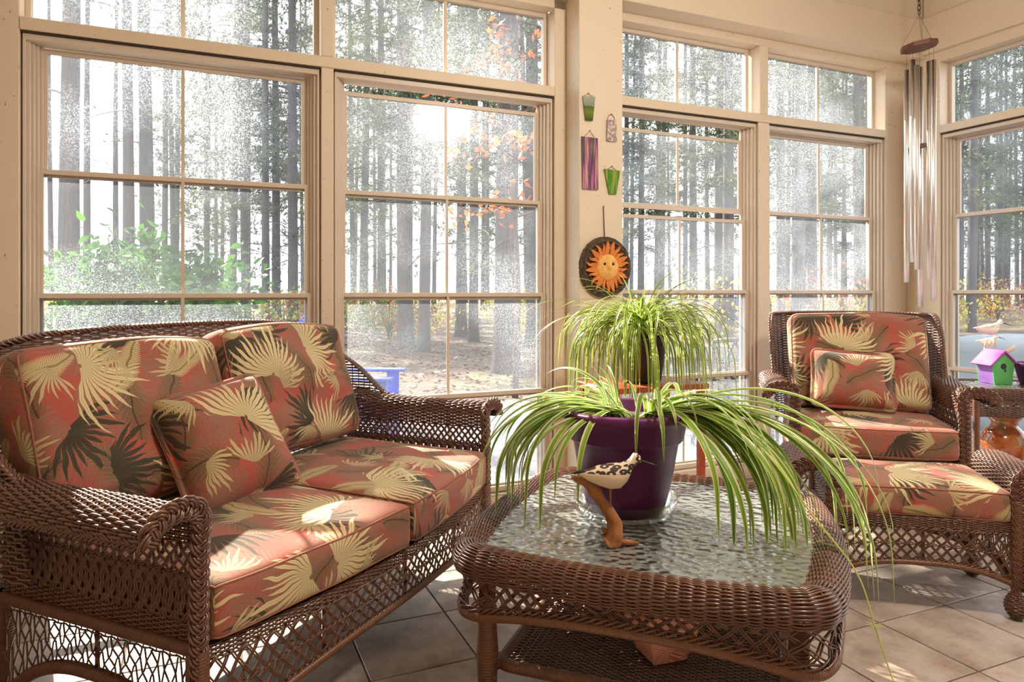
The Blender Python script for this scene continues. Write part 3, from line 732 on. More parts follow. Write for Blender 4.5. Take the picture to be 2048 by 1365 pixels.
def wicker_seat(root, hw, yb, bow, zs=0.345, apron_n=34, back_z0=0.42, crown=0.02, ztop=0.985, fine_from=0.84, yw=0.40, lat_n=18, shoulder=0.0):
    R = 0.055
    for sgn in (-1, 1):
        build_arm(root, sgn, hw, 0.0, yb - .10, 0.10, 0.602, R, rise=0.03, lat_n=lat_n, zs=zs)
    # legs
    for x, y in ((-hw, 0.0), (hw, 0.0), (-hw + .02, yb - .06), (hw - .02, yb - .06)):
        mb = MB(); wrap(mb, [(x, y, 0.0), (x, y, 0.08), (x, y, zs)], [.020, .026, .024], .007, 12); obj('leg', mb, M['wicker_wrap'], root)
    arch_panel(root, (-hw, 0, 0), (hw, 0, 0), zs, 0.205, 0.125, bow, apron_n)
    mb = MB(); n = 24; xs = np.linspace(-hw, hw, n); fr = -bow * (1 - (xs / hw) ** 2) + .01
    top = np.concatenate([np.stack([xs, fr, np.full(n, zs)], -1), np.stack([xs, np.full(n, yb), np.full(n, zs)], -1)]); bot = top - [0, 0, .012]
    i = np.arange(n - 1); q = np.concatenate([np.stack([i, i + 1, n + i + 1, n + i], -1), np.stack([2 * n + i, 3 * n + i, 3 * n + i + 1, 2 * n + i + 1], -1), np.stack([i + 1, i, 2 * n + i, 2 * n + i + 1], -1)])
    mb.add(np.concatenate([top, bot]), q); obj('seat_deck', mb, M['deck'], root, smooth=False)
    # back and wings: horizontal rows round a U plan
    rc = 0.13; hw = hw + 0.05
    a = np.linspace(math.pi, math.pi / 2, 12)
    plan = [(-hw, yw), (-hw, yb - rc)] + [(-hw + rc + rc * math.cos(k), yb - rc + rc * math.sin(k)) for k in a[1:]]
    plan = np.array(plan + [(-x, y) for x, y in plan[::-1]])
    ds = np.concatenate([[0], np.cumsum(np.linalg.norm(np.diff(plan, axis=0), axis=1))]); LS = ds[-1]
    ws = (yb - rc - yw)
    def topz(s):
        x = np.interp(s, ds, plan[:, 0]); m = np.minimum(s, LS - s)
        back = ztop - crown * (x / hw) ** 2 - shoulder * np.abs(x / hw) ** 7
        return 0.66 + (back - 0.66) * sstep(m / (ws + rc * .55)) ** 0.75
    def S(s, z):
        x = np.interp(s, ds, plan[:, 0]); y = np.interp(s, ds, plan[:, 1]); k = np.clip(z - .45, 0, 1)
        bk = sstep((np.minimum(s, LS - s) - ws) / (rc * 1.4))
        return np.stack([x * (1 + .10 * k), y + k * .20 * bk + k * .08 * (1 - bk), z + 0 * x], -1)
    mb = MB(); z = back_z0; row = 0; ss = np.linspace(0, LS, 400); tz = topz(ss)
    while z < ztop + .001:
        ok = ss[tz >= z]
        if len(ok) > 6:
            pit = .028 / 3; k0, k1 = math.ceil(ok[0] / pit), math.floor(ok[-1] / pit)
            k = np.arange(k0, k1 + 1); s = k * pit; zz = np.full(len(s), z)
            P = S(s, zz); N = surf_normals(S, s, zz); P = P + N * (.0038 * np.cos(math.pi * k / 3) * (1 if row % 2 else -1))[:, None]
            tubes(mb, P, .0036, N, sides=5)
        z += .0070 if z > fine_from or z > .60 and hw < .5 else .012
        row += 1
    st = np.arange(.014, LS, .028)
    for s in st:
        zz = np.linspace(back_z0, float(topz(np.array([s]))[0]), 8); sv = np.full(8, s); tubes(mb, S(sv, zz), .0022, sides=4)
    obj('back', mb, M['wicker'], root, stuff=True)
    s = np.linspace(0.0, LS, 220); P = S(s, topz(s)); N = surf_normals(S, s, topz(s))
    mb = MB(); braid(mb, P + [0, 0, .004], np.tile([0.0, 0.0, 1.0], (len(P), 1)), .008, .004, .05, 3, .0036); obj('back_trim', mb, M['wicker'], root, stuff=True)

def cushion(name, mat, w, d, h, r=0.03, n=(26, 26, 8), puff=0.02, wr=0.004, seed=0, label=None, cat='cushion', group=None, loc=(0, 0, 0), rot=(0, 0, 0), parent_mat=None, warp=None, pinch=0.0, uvo=(0, 0), pipe=0.0032, flat=False):
    """rounded fabric box; x width, y depth, z thickness (faces up in local space)"""
    H = np.array([w, d, h]) / 2
    key = {}; V = []; Qs = []; UV = []
    def vid(a, b, c):
        k = (round(a, 5), round(b, 5), round(c, 5))
        if k not in key: key[k] = len(V); V.append(k)
        return key[k]
    for ax in range(3):
        a1, a2 = [(1, 2), (2, 0), (0, 1)][ax]
        g1 = np.linspace(-1, 1, n[a1] + 1); g2 = np.linspace(-1, 1, n[a2] + 1)
        # tighten the grid near the edges
        g1 = np.sign(g1) * (1 - (1 - np.abs(g1)) ** 1.25); g2 = np.sign(g2) * (1 - (1 - np.abs(g2)) ** 1.25)
        for s in (-1, 1):
            for i in range(n[a1]):
                for j in range(n[a2]):
                    f = []
                    for (p, q) in ((i, j), (i + 1, j), (i + 1, j + 1), (i, j + 1)):
                        k = [0, 0, 0]; k[ax] = s; k[a1] = g1[p]; k[a2] = g2[q]; f.append(tuple(k))
                    if s < 0: f = f[::-1]
                    Qs.append([vid(*k) for k in f])
                    for k in f:
                        x, y, z = k[0] * H[0], k[1] * H[1], k[2] * H[2]
                        if ax == 2: uv = (x, y if s > 0 else -y)
                        elif ax == 1: uv = (x, s * (H[1] + (H[2] - z)))
                        else: uv = (s * (H[0] + (H[2] - z)), y)
                        UV.append((uv[0] + uvo[0], uv[1] + uvo[1]))
    def deform(C):
        C = np.asarray(C, float); P = C * H; core = np.clip(P, -(H - r), H - r); dl = P - core
        ln = np.linalg.norm(dl, axis=1, keepdims=True); P = np.where(ln > 1e-6, core + dl / np.maximum(ln, 1e-6) * r, P)
        a, b, c = C[:, 0], C[:, 1], C[:, 2]
        e = (1 - a ** 4) * (1 - b ** 4)
        P[:, 2] += np.sign(c) * (np.abs(c) ** 1.5) * puff * e
        if pinch:
            k = 1 - pinch * (np.abs(a) ** 3 * np.abs(b) ** 3) ; edge = np.maximum(np.abs(a), np.abs(b)) ** 3
            P[:, 2] *= (1 - 0.86 * edge)
            P[:, 0] *= 1 - pinch * (1 - b ** 2) * np.abs(a) ** 2; P[:, 1] *= 1 - pinch * (1 - a ** 2) * np.abs(b) ** 2
        P = P + np.stack([wob(P, wr * .5, 9, seed + 1), wob(P, wr * .6, 9, seed + 2), wob(P * [1, 1.3, 1], wr, 15, seed + 3) * (0.4 + 0.6 * e)], -1)
        return warp(P, C) if warp else P
    P = deform(np.array(V))
    mb = MB(); mb.add(P, Qs)
    o = obj(name, mb, mat, None, uv=np.array(UV), loc=loc, rot=rot)
    if label: tag(o, label, cat, group)
    if pipe:
        for s in ((-1, 1) if not pinch else (0,)):
            t = np.linspace(-1, 1, 40)[:-1]; one = np.ones_like(t)
            C = np.concatenate([np.stack([t, -one, s * one], -1), np.stack([one, t, s * one], -1), np.stack([-t, one, s * one], -1), np.stack([-one, -t, s * one], -1)])
            mp = MB(); tubes(mp, deform(C), pipe * (.7 if pinch else 1), sides=6, closed=True); obj('piping', mp, M['piping'], o)
    return o

def place(base, ang, p):
    c, s = math.cos(ang), math.sin(ang); return (base[0] + p[0] * c - p[1] * s, base[1] + p[0] * s + p[1] * c, p[2])

# ---- sofa, set across the left corner
SO, SA = (0.482, 2.080), math.radians(43)
SHW, SYB = 0.690, 0.75
sofa = thing('wicker_loveseat', 'brown wicker loveseat with rolled arms standing across the corner under the left window', 'sofa', (*SO, 0), SA)
wicker_seat(sofa, SHW, SYB, 0.085, apron_n=38, lat_n=24, yw=.47, shoulder=.17)
def bow_warp(x_off, bow, hw):
    def f(P, C):
        fr = np.clip((0.3 - C[:, 1]) / 1.3, 0, 1)
        P = P.copy(); x = P[:, 0] + x_off
        P[:, 1] -= bow * (1 - (x / hw) ** 2) * fr
        P[:, 2] -= 0.008 * fr * (C[:, 2] > 0)
        return P
    return f
cw, cd, ch = 0.672, 0.68, 0.135
for sgn, lab, sd in ((-1, 'palm-print seat cushion on the loveseat nearest the camera, beneath the tilted pillow', 3), (1, 'palm-print seat cushion on the loveseat beside its far arm', 8)):
    p = place(SO, SA, (sgn * .339, .318, .352 + ch / 2))
    cushion('seat_cushion', M['fab'][0 if sgn < 0 else 1], cw, cd, ch, .026, (30, 28, 8), .016, .0045, sd, lab, 'cushion', 'loveseat seat cushions', p, (0, 0, SA), warp=bow_warp(sgn * .339, .085, SHW), uvo=(sgn * .5 + 1, .8))
def sag(P, C):
    P = P.copy(); k = np.clip(-C[:, 1], 0, 1)
    low = np.clip(.55 - C[:, 1], 0, 1); tp = (C[:, 2] > 0)
    for f0, sl, w_, dp in ((-.15, .35, .05, .013), (-.42, -.30, .05, .011), (.10, -.22, .035, .007), (-.66, .15, .045, .010)):
        dl = C[:, 1] - f0 - sl * C[:, 0] - .06 * np.sin(3 * C[:, 0] + f0 * 9); fade = np.clip(.35 + .8 * np.sin(2.3 * C[:, 0] + 5 * f0), 0, 1)
        P[:, 2] += tp * fade * (1 - C[:, 0] ** 4) * (-dp * np.exp(-(dl / w_) ** 2) + .7 * dp * np.exp(-((dl - 1.8 * w_) / (1.5 * w_)) ** 2))
    P[:, 2] += .010 * np.sin(C[:, 1] * 7 + C[:, 0] * 2.2) * tp * (1 - C[:, 0] ** 2)
    P[:, 1] += .010 * np.cos(C[:, 0] * 2.0 + 0.4) * (C[:, 1] > 0.6)
    return P
for sgn, lab, sd, zz, tl in ((-1, 'palm-print back cushion at the left end of the loveseat', 21, .742, .30), (1, 'palm-print back cushion at the far end of the loveseat, standing taller', 33, .760, .27)):
    p = place(SO, SA, (sgn * .325 - .035, .635, zz - .02))
    cushion('back_cushion', M['fab'][2 if sgn < 0 else 3], .645, .465, .15, .05, (44, 44, 8), .028, .006, sd, lab, 'cushion', 'loveseat back cushions', p, (math.pi / 2 - tl, 0, SA), warp=sag, uvo=(sgn * .7 + 2, .3))
p = place(SO, SA, (-.20, .425, .65))
cushion('throw_pillow', M['fab'][1], .37, .40, .15, .05, (24, 24, 8), .012, .004, 50, 'square palm-print throw pillow leaning askew in the middle of the loveseat', 'pillow', 'throw pillows', p, (math.radians(60), math.radians(-8), SA + math.radians(-14)), pinch=.06, uvo=(5.2, 4.4))

# ---- armchair in the far right corner
AO, AA = (2.80, 2.255), math.radians(-39)
chair = thing('wicker_armchair', 'brown wicker armchair with high winged back in the far right corner', 'armchair', (*AO, 0), AA)
wicker_seat(chair, 0.345, 0.60, 0.02, apron_n=20, back_z0=.42, crown=.008, yw=.40, lat_n=18)
p = place(AO, AA, (0, .265, .352 + .07))
cushion('seat_cushion', M['fab'][2], .665, .585, .145, .026, (30, 28, 8), .016, .004, 61, 'palm-print seat cushion of the winged armchair', 'cushion', None, p, (0, 0, AA), warp=bow_warp(0, .02, .345), uvo=(7.1, 1.2))
p = place(AO, AA, (0, .445, .735))
cushion('back_cushion', M['fab'][0], .66, .50, .15, .05, (40, 40, 8), .022, .005, 66, 'palm-print back cushion of the winged armchair', 'cushion', None, p, (math.pi / 2 - .25, 0, AA), warp=sag, uvo=(8.3, 5.1))
p = place(AO, AA, (-.05, .27, .665))
cushion('throw_pillow', M['fab'][3], .40, .31, .14, .05, (24, 22, 8), .01, .003, 71, 'rectangular palm-print throw pillow propped on the armchair seat', 'pillow', 'throw pillows', p, (math.radians(68), math.radians(3), AA), pinch=.05, uvo=(1.45, 6.3))

# ---- ottoman in front of the chair
OO, OA = (2.375, 1.790), math.radians(-37)
ott = thing('wicker_ottoman', 'brown wicker ottoman with scrolled sides and ball feet before the armchair', 'ottoman', (*OO, 0), OA)
OHW, OHD = 0.285, 0.185
for sgn in (-1, 1):
    build_arm(ott, sgn, OHW, -OHD, OHD, .10, .430, .060, lat_n=10, open_z=(.375, .40), zs=.29, arch=(.16, .11), braid_w=.017)
    for y in (-OHD, OHD):
        mb = MB(); x = sgn * OHW
        wrap(mb, [(x, y, .40), (x, y, .12), (x, y, .085)], [.022, .022, .017], .007, 12); lg = obj('leg', mb, M['wicker_wrap'], ott)
        f = lambda u, v: np.stack([x + (.014 + .020 * np.sin(np.clip(v, 0, 1) * math.pi) ** .8) * np.cos(u * 2 * math.pi), y + (.014 + .020 * np.sin(np.clip(v, 0, 1) * math.pi) ** .8) * np.sin(u * 2 * math.pi), .004 + .082 * v + 0 * u], -1)
        mb = MB(); weave(mb, f, .2, 0, 1, np.linspace(0.02, .98, 15), .018, .003, .002, closed=True, vstk=6); lathe(mb, [(0, .003), (.014, .003), (.028, .025), (.030, .045), (.025, .068), (.013, .085), (0, .085)], 16, (x, y, 0)); obj('ball_foot', mb, M['wicker'], lg)
for yy, a, b_ in ((-OHD, (-OHW, -OHD, 0), (OHW, -OHD, 0)), (OHD, (OHW, OHD, 0), (-OHW, OHD, 0))):
    arch_panel(ott, a, b_, .325, .175, .115, .015, 16, band=.035, bandrows=9, gap=.006, rail_r=.010)
mb = MB(); box(mb, (-OHW, -OHD, .30), (OHW, OHD, .315)); obj('seat_deck', mb, M['deck'], ott, smooth=False)
p = place(OO, OA, (0, 0, .32 + .055))
cushion('ottoman_cushion', M['fab'][1], .545, .395, .105, .022, (26, 22, 6), .014, .003, 81, 'palm-print cushion lying on the wicker ottoman', 'cushion', None, p, (0, 0, OA), uvo=(9.6, 2.9))

# ------------------------------------------------------------------ coffee table
TO, TA = (1.165, 1.655), math.radians(-44)
tbl = thing('wicker_coffee_table', 'square brown wicker coffee table with a hammered glass top', 'table', (*TO, 0), TA)
def rounded_square(half, r, bow, n_side=40, n_arc=10):
    P = []; N = []
    for k in range(4):
        a0 = k * math.pi / 2 - math.pi / 2          # side normal: -y, +x, +y, -x
        nx, ny = math.cos(a0), math.sin(a0); tx, ty = -ny, nx
        m = half - r
        for t in np.linspace(-1, 1, n_side):
            b = bow * (1 - t * t); P.append((nx * (half + b) + tx * m * t, ny * (half + b) + ty * m * t)); v = np.array([nx + tx * 2 * bow * t / m, ny + ty * 2 * bow * t / m]); N.append(v / np.linalg.norm(v))
        cx, cy = nx * m + tx * m, ny * m + ty * m
        for a in np.linspace(a0, a0 + math.pi / 2, n_arc + 2)[1:-1]:
            P.append((cx + r * math.cos(a), cy + r * math.sin(a))); N.append((math.cos(a), math.sin(a)))
    return np.array(P), np.array(N)
class Ring:
    def __init__(s, half, r, bow):
        P, N = rounded_square(half, r, bow); P = np.concatenate([P, P[:1]]); N = np.concatenate([N, N[:1]])
        d = np.concatenate([[0], np.cumsum(np.linalg.norm(np.diff(P, axis=0), axis=1))]); s.L = d[-1]; s.d = d / d[-1]; s.P = P; s.N = N
    def at(s, u, o, z):
        u = np.mod(u, 1.0); f = lambda A, i: np.interp(u, s.d, A[:, i])
        return np.stack([f(s.P, 0) + f(s.N, 0) * o, f(s.P, 1) + f(s.N, 1) * o, z + 0 * u], -1)
RG = Ring(.385, .055, .028)
prof = np.array([(-.004, .456), (.012, .464), (.032, .469), (.052, .466), (.066, .455), (.074, .442), (.077, .428), (.075, .414), (.070, .403)])
pd = np.concatenate([[0], np.cumsum(np.linalg.norm(np.diff(prof, axis=0), axis=1))])
def rim(u, v):
    vv = np.clip(v, 0, 1) * pd[-1]; return RG.at(u, np.interp(vv, pd, prof[:, 0]), np.interp(vv, pd, prof[:, 1]))
mb = MB(); weave(mb, rim, RG.L + .3, 0, 1, np.linspace(0.002, .998, 36), .030, .0029, .0032, sub=4, closed=True, vstk=10); obj('rim', mb, M['wicker'], tbl, stuff=True)
def skz(u): return .300 + .046 * (1 - np.abs(2 * np.mod(u * 4 + .06, 1.0) - 1) ** 2.2)
mb = MB(); lattice(mb, lambda u, v: RG.at(u, .058 - .010 * np.sin(np.clip(v, 0, 1) * math.pi), skz(u) + .012 + (.404 - skz(u) - .012) * v), 0, 1, 92, 2.0, .0026, .0075, RG.L + .3, seg=9, amp=.004)
u = np.linspace(0, 1, 92 * 6 + 1)[:-1]
for ph in (0, 2.09, 4.19):
    a = np.arange(len(u)) * math.pi / 6 + ph
    P = RG.at(u, .060 + .006 * np.cos(a), skz(u) + .016 + .006 * np.sin(a)); tubes(mb, P, .0028, sides=5, closed=True)
obj('skirt_lattice', mb, M['wicker'], tbl, stuff=True)
mb = MB(); wrap(mb, RG.at(np.linspace(0, 1, 400)[:-1], .058, skz(np.linspace(0, 1, 400)[:-1])), .0125, .0065, 10, closed=True); obj('skirt_rail', mb, M['wicker_wrap'], tbl)
for sx in (-1, 1):
    for sy in (-1, 1):
        c = .366
        mb = MB(); wrap(mb, [(sx * c, sy * c, 0), (sx * c, sy * c, .10), (sx * c, sy * c, .22), (sx * c, sy * c, .27), (sx * c, sy * c, .37)], [.020, .024, .029, .023, .022], .0075, 14); obj('leg', mb, M['wicker_wrap'], tbl)
mb = MB(); g = .392
P2, _ = rounded_square(g, .05, .026); n = len(P2)
V = np.concatenate([np.c_[P2, np.full(n, .458)], np.c_[P2, np.full(n, .452)], [[0, 0, .458], [0, 0, .452]]]); i = np.arange(n); j = (i + 1) % n
mb.add(V, np.stack([i, i + n, j + n, j], -1)[:, ::-1], np.concatenate([np.stack([i, j, np.full(n, 2 * n)], -1), np.stack([j + n, i + n, np.full(n, 2 * n + 1)], -1)]))
obj('glass_top', mb, M['table_glass'], tbl, smooth=False)
sh = .335
fs = lambda u, v: np.stack([-sh + 2 * sh * u + 0 * v, -sh + 2 * sh * v + 0 * u, .150 + 0 * u * v], -1)
mb = MB(); weave(mb, fs, 2 * sh, 0, 1, np.linspace(.01, .99, 84), .0175, .0036, .0034, sub=3, vstk=4, rb=.0030); sp = obj('shelf', mb, M['wicker'], tbl, stuff=True)
mb = MB(); wrap(mb, Ring(sh + .008, .03, 0).at(np.linspace(0, 1, 160)[:-1], 0, .148), .016, .0065, 10, closed=True); obj('shelf_frame', mb, M['wicker_wrap'], sp)
for sx in (-1, 1):
    for sy in (-1, 1):
        mb = MB(); tubes(mb, [(sx * sh, sy * sh, .148), (sx * .366, sy * .366, .148)], .012, sides=8); obj('shelf_bracket', mb, M['wicker_wrap'], sp)

# box standing on the lower shelf
def print_mat():
    m, t, b = material('red_paisley_print'); co = t.coord()
    vo = t.node('ShaderNodeTexVoronoi', feature='DISTANCE_TO_EDGE'); vo.inputs['Scale'].default_value = 26; t.set(vo.inputs['Vector'], co)
    w = t.m('SINE', t.m('MULTIPLY', vo.outputs['Distance'], 60.0)); big = t.noise(co, 22, 2)
    f = t.m('MULTIPLY', t.m('GREATER_THAN', w, 0.1), t.m('MULTIPLY_ADD', big, 1.3, 0.1), clamp=True)
    t.set(b.inputs['Base Color'], t.mix(f, lin(226, 190, 166), lin(206, 66, 52))); b.inputs['Roughness'].default_value = .6; return m
M['red_print'] = print_mat()
bp = on_z(1325, 1335, .158)
mb = MB(); rings = []
for z, h in ((0, .042), (.004, .046), (.070, .066), (.132, .080), (.136, .078), (.132, .070), (.05, .052)):
    rings.append([(sx * h, sy * h, z) for sx, sy in ((-1, -1), (1, -1), (1, 1), (-1, 1))])
loft(mb, rings, True)
tag(obj('planter_box', mb, M['red_print'], None, smooth=False, loc=(bp[0] + .03, bp[1] + .05, .1585), rot=(0, 0, math.radians(-5))), 'flared square box with red paisley print on the table shelf', 'box')

# ------------------------------------------------------------------ spider plants
def spider_mat(name, g1, g2, cream, edge=0.27):
    m, t, b = material(name); uv = t.node('ShaderNodeUVMap').outputs[0]; sx = t.node('ShaderNodeSeparateXYZ'); t.set(sx.inputs[0], uv)
    oi = t.node('ShaderNodeObjectInfo')
    du = t.m('ABSOLUTE', t.m('SUBTRACT', sx.outputs[0], 0.5))
    mask = t.m('GREATER_THAN', t.m('ADD', du, t.m('MULTIPLY', t.m('SUBTRACT', t.noise(uv, 5, 2), .5), .10)), edge)
    gr = t.mix(oi.outputs['Random'], g1, g2)
    gr = t.mix(t.m('MULTIPLY', t.m('LESS_THAN', du, 0.05), .5), gr, lin(168, 196, 96))
    c = t.mix(mask, gr, cream)
    c = t.mix(t.m('MULTIPLY', t.m('GREATER_THAN', sx.outputs[1], 0.985), .8), c, lin(176, 120, 66))
    t.set(b.inputs['Base Color'], c); b.inputs['Roughness'].default_value = .42
    tr = t.node('ShaderNodeBsdfTranslucent'); t.set(tr.inputs['Color'], c); mx = t.node('ShaderNodeMixShader'); mx.inputs[0].default_value = .45
    t.nt.links.new(b.outputs[0], mx.inputs[1]); t.nt.links.new(tr.outputs[0], mx.inputs[2]); t.nt.links.new(mx.outputs[0], m.node_tree.nodes['Material Output'].inputs['Surface']); return m
M['spider'] = spider_mat('variegated_leaf', lin(78, 122, 30), lin(146, 186, 52), lin(230, 232, 176), .31)
M['spider2'] = spider_mat('variegated_leaf_back', lin(66, 106, 30), lin(132, 168, 46), lin(220, 226, 140), .34)
CAM_R = math.atan2(-UY, UX)                                # world angle of the camera's right-hand direction
def in_table(x, y, m=.465):
    dx, dy = x - TO[0], y - TO[1]; c, s = math.cos(-TA), math.sin(-TA); lx, ly = dx * c - dy * s, dx * s + dy * c
    return abs(lx) < m and abs(ly) < m
def leaf_path(base, az, e0, L, droop, n=22, curl=0.0, floor_fn=None, stiff=1.0):
    p = np.array(base, float); pts = [p.copy()]; ds = L / (n - 1); e = e0; a = az; hit = 0
    for i in range(n - 1):
        f = i / (n - 1); d = np.array([math.cos(e) * math.cos(a), math.cos(e) * math.sin(a), math.sin(e)])
        q = p + d * ds
        if floor_fn:
            fl = floor_fn(q[0], q[1])
            if q[2] < fl:
                q[2] = fl; e = max(e, -.05); hit += fl < PP[2] + .1
                if hit > 2: break
        pts.append(q); p = q; e = max(e - droop * ds * (0.5 + stiff * f), -1.50); a += curl * ds
    return np.array(pts)
def ribbon(name, pts, w, mat, parent, fold=.35, tw=0.0):
    n = len(pts); T = nrm(np.gradient(pts, axis=0)); side = np.cross(T, [0, 0, 1.0]); bad = np.linalg.norm(side, axis=1) < .15
    side = nrm(side); d0 = pts[min(6, n - 1)] - pts[0]; ref = np.cross(d0, [0, 0, 1.0]); ref = ref / max(np.linalg.norm(ref), 1e-6)
    side = nrm(np.where(bad[:, None], ref, side) * .6 + ref * .4); side = nrm(side - T * (side * T).sum(1, keepdims=True)); up = np.cross(side, T)
    t = np.linspace(0, 1, n); wid = w * np.minimum(1, .55 + 2.5 * t) * np.clip(1 - t ** 3.2, 0.02, 1)
    cs = np.array([-1, -.5, 0, .5, 1.0]); off = np.abs(cs) * fold
    if tw: ca, sa = np.cos(tw * t), np.sin(tw * t); side, up = side * ca[:, None] + up * sa[:, None], up * ca[:, None] - side * sa[:, None]
    V = pts[:, None, :] + side[:, None, :] * (wid[:, None] * cs / 2)[..., None] + up[:, None, :] * (wid[:, None] * off / 2)[..., None]
    i = np.arange(n - 1); k = np.arange(4); q = np.stack([i[:, None] * 5 + k, i[:, None] * 5 + k + 1, (i[:, None] + 1) * 5 + k + 1, (i[:, None] + 1) * 5 + k], -1).reshape(-1, 4)
    uvv = np.stack(np.meshgrid((cs + 1) / 2, t), -1).reshape(-1, 2)
    mb = MB(); mb.add(V, q); return obj(name, mb, mat, parent, uv=uvv[q.ravel()])

rnd = random.Random(11)
PP = np.array([1.118, 1.738, .4585])                        # purple pot on the table
plant = thing('spider_plant', 'large variegated spider plant in a plum plastic pot on the glass coffee table', 'plant', tuple(PP))
mb = MB(); lathe(mb, [(0, .004), (.098, .004), (.104, .010), (.118, .060), (.132, .13), (.144, .205), (.152, .208), (.157, .214), (.166, .262), (.174, .268), (.178, .278), (.177, .290), (.168, .296), (.160, .290), (.154, .25), (.0, .25)], 56); obj('pot', mb, M['purple_pot'], plant).scale = (1.06, 1.06, 1.03)
mb = MB(); lathe(mb, [(0, .262), (.05, .27), (.11, .266), (.158, .258)], 32); obj('soil', mb, M['soil'], plant).scale = (1.03, 1.03, 1.03)
mb = MB(); lathe(mb, [(0, .0), (.125, .0), (.132, .004), (.150, .050), (.153, .050), (.136, .002), (.126, -.0005)], 48); tag(obj('plant_saucer', mb, M['clear'], None, loc=tuple(PP + [0, 0, .0005])), 'clear plastic saucer under the plum pot on the coffee table', 'saucer')
def tfloor(x, y):
    if math.hypot(x - PP[0], y - PP[1]) < .172: return PP[2] + .292
    return .476 if in_table(x, y, .475) else -1.0
def add_leaves(parent, origin, spec, mat, floor_fn=None, seed=0):
    rr = random.Random(seed)
    for (n, az0, az1, e0, e1, L0, L1, w0, w1, dr0, dr1, jit) in spec:
        for i in range(n):
            az = CAM_R + math.radians(rr.uniform(az0, az1)); e = math.radians(rr.uniform(e0, e1)); L = rr.uniform(L0, L1)
            b0 = np.array(origin) + [rr.uniform(-jit, jit), rr.uniform(-jit, jit), 0]
            pts = leaf_path(b0, az, e, L, rr.uniform(dr0, dr1), 24, rr.uniform(-.8, .8), floor_fn)
            ribbon('leaf', pts - np.array(parent.location), rr.uniform(w0, w1), mat, parent, tw=rr.uniform(-.8, .8))
RT = np.array([math.cos(CAM_R), math.sin(CAM_R), 0])
add_leaves(plant, PP + [0, 0, .262] + RT * .075, [
    (50, -62, -12, -4, 20, .54, .84, .024, .034, 3.3, 4.8, .03),
    (12, -36, -8, 14, 34, .74, .95, .022, .030, 2.5, 3.3, .03),
    (9, -85, -40, 15, 42, .38, .58, .018, .027, 4.2, 6.0, .03),
    (6, 10, 60, 10, 40, .35, .6, .014, .020, 3.5, 5.5, .03),
    (5, -120, -60, 45, 65, .26, .40, .016, .022, 8.5, 10.5, .02)], M['spider'], tfloor, 5)
add_leaves(plant, PP + [0, 0, .262] - RT * .02, [
    (36, 150, 205, 4, 30, .38, .60, .018, .027, 3.8, 6.0, .04),
    (9, 195, 235, 12, 36, .40, .58, .015, .021, 4.5, 6.0, .03),
    (10, 90, 160, 25, 60, .25, .45, .010, .014, 3.5, 6, .04),
    (6, 40, 130, 50, 80, .15, .28, .008, .012, 5, 9, .05)], M['spider'], tfloor, 9)
# long runner trailing off the table to the floor
e0 = at_depth(1640, 1050, 1.62); e1 = at_depth(1715, 1150, 1.56); e2 = at_depth(1750, 1255, 1.52); e3 = at_depth(1775, 1330, 1.50); e4 = at_depth(1800, 1400, 1.48)
rp = spline([PP + [.08, -.02, .29], at_depth(1480, 860, 1.80), e0, e1, e2, e3, e4], 60) - PP
mb = MB(); tubes(mb, rp, np.linspace(.0026, .0011, 60)[None], sides=6); rn = obj('runner', mb, M['spider2'], plant)
for q in range(7):
    a = q * .9; b0 = e2 - PP; pts = leaf_path(b0, a, .3, .022, 10, 6); ribbon('runner_bud', pts, .004, M['spider'], rn)

PS = np.array([1.715, 2.535, 0.0])                          # back plant on its stand
stand = thing('plant_stand', 'low red-brown wooden plant stand in front of the pier', 'plant stand', tuple(PS))
mb = MB(); box(mb, (-.24, -.15, .690), (.24, .15, .712), .003); obj('stand_top', mb, M['redwood'], stand, smooth=False)
mb = MB(); box(mb, (-.21, -.125, .20), (.21, .125, .215), .003); obj('stand_shelf', mb, M['redwood'], stand, smooth=False)
for sx in (-1, 1):
    for sy in (-1, 1):
        mb = MB(); box(mb, (sx * .215 - .014, sy * .125 - .014, 0), (sx * .215 + .014, sy * .125 + .014, .69), .002); obj('leg', mb, M['redwood'], stand, smooth=False)
pl2 = thing('spider_plant', 'bushy drooping spider plant in a dark pot on the wooden stand by the pier', 'plant', tuple(PS + [0, 0, .7125]))
mb = MB(); lathe(mb, [(0, .002), (.078, .002), (.082, .01), (.104, .165), (.110, .168), (.112, .195), (.105, .198), (.100, .17), (0, .17)], 32); obj('pot', mb, M['dark_pot'], pl2)
mb = MB(); lathe(mb, [(0, .181), (.06, .186), (.101, .178)], 24); obj('soil', mb, M['soil'], pl2)
C2 = PS + [0, 0, .7125 + .178]
def pfloor(x, y): return C2[2] + .02 if math.hypot(x - PS[0], y - PS[1]) < .112 else (.735 if abs(x - PS[0]) < .25 and abs(y - PS[1]) < .16 else 0.0)
add_leaves(pl2, C2, [
    (150, -180, 180, 32, 78, .42, .66, .009, .015, 5.6, 8.5, .05),
    (60, -170, -10, 30, 66, .42, .66, .009, .015, 6.0, 8.5, .05),
    (22, -180, 180, 62, 85, .30, .50, .006, .010, 3.2, 6.0, .04),
    (4, 165, 195, 38, 55, .52, .62, .008, .011, 3.0, 3.8, .02),
    (3, -8, 12, 40, 55, .50, .58, .007, .010, 3.0, 3.8, .02)], M['spider2'], pfloor, 21)

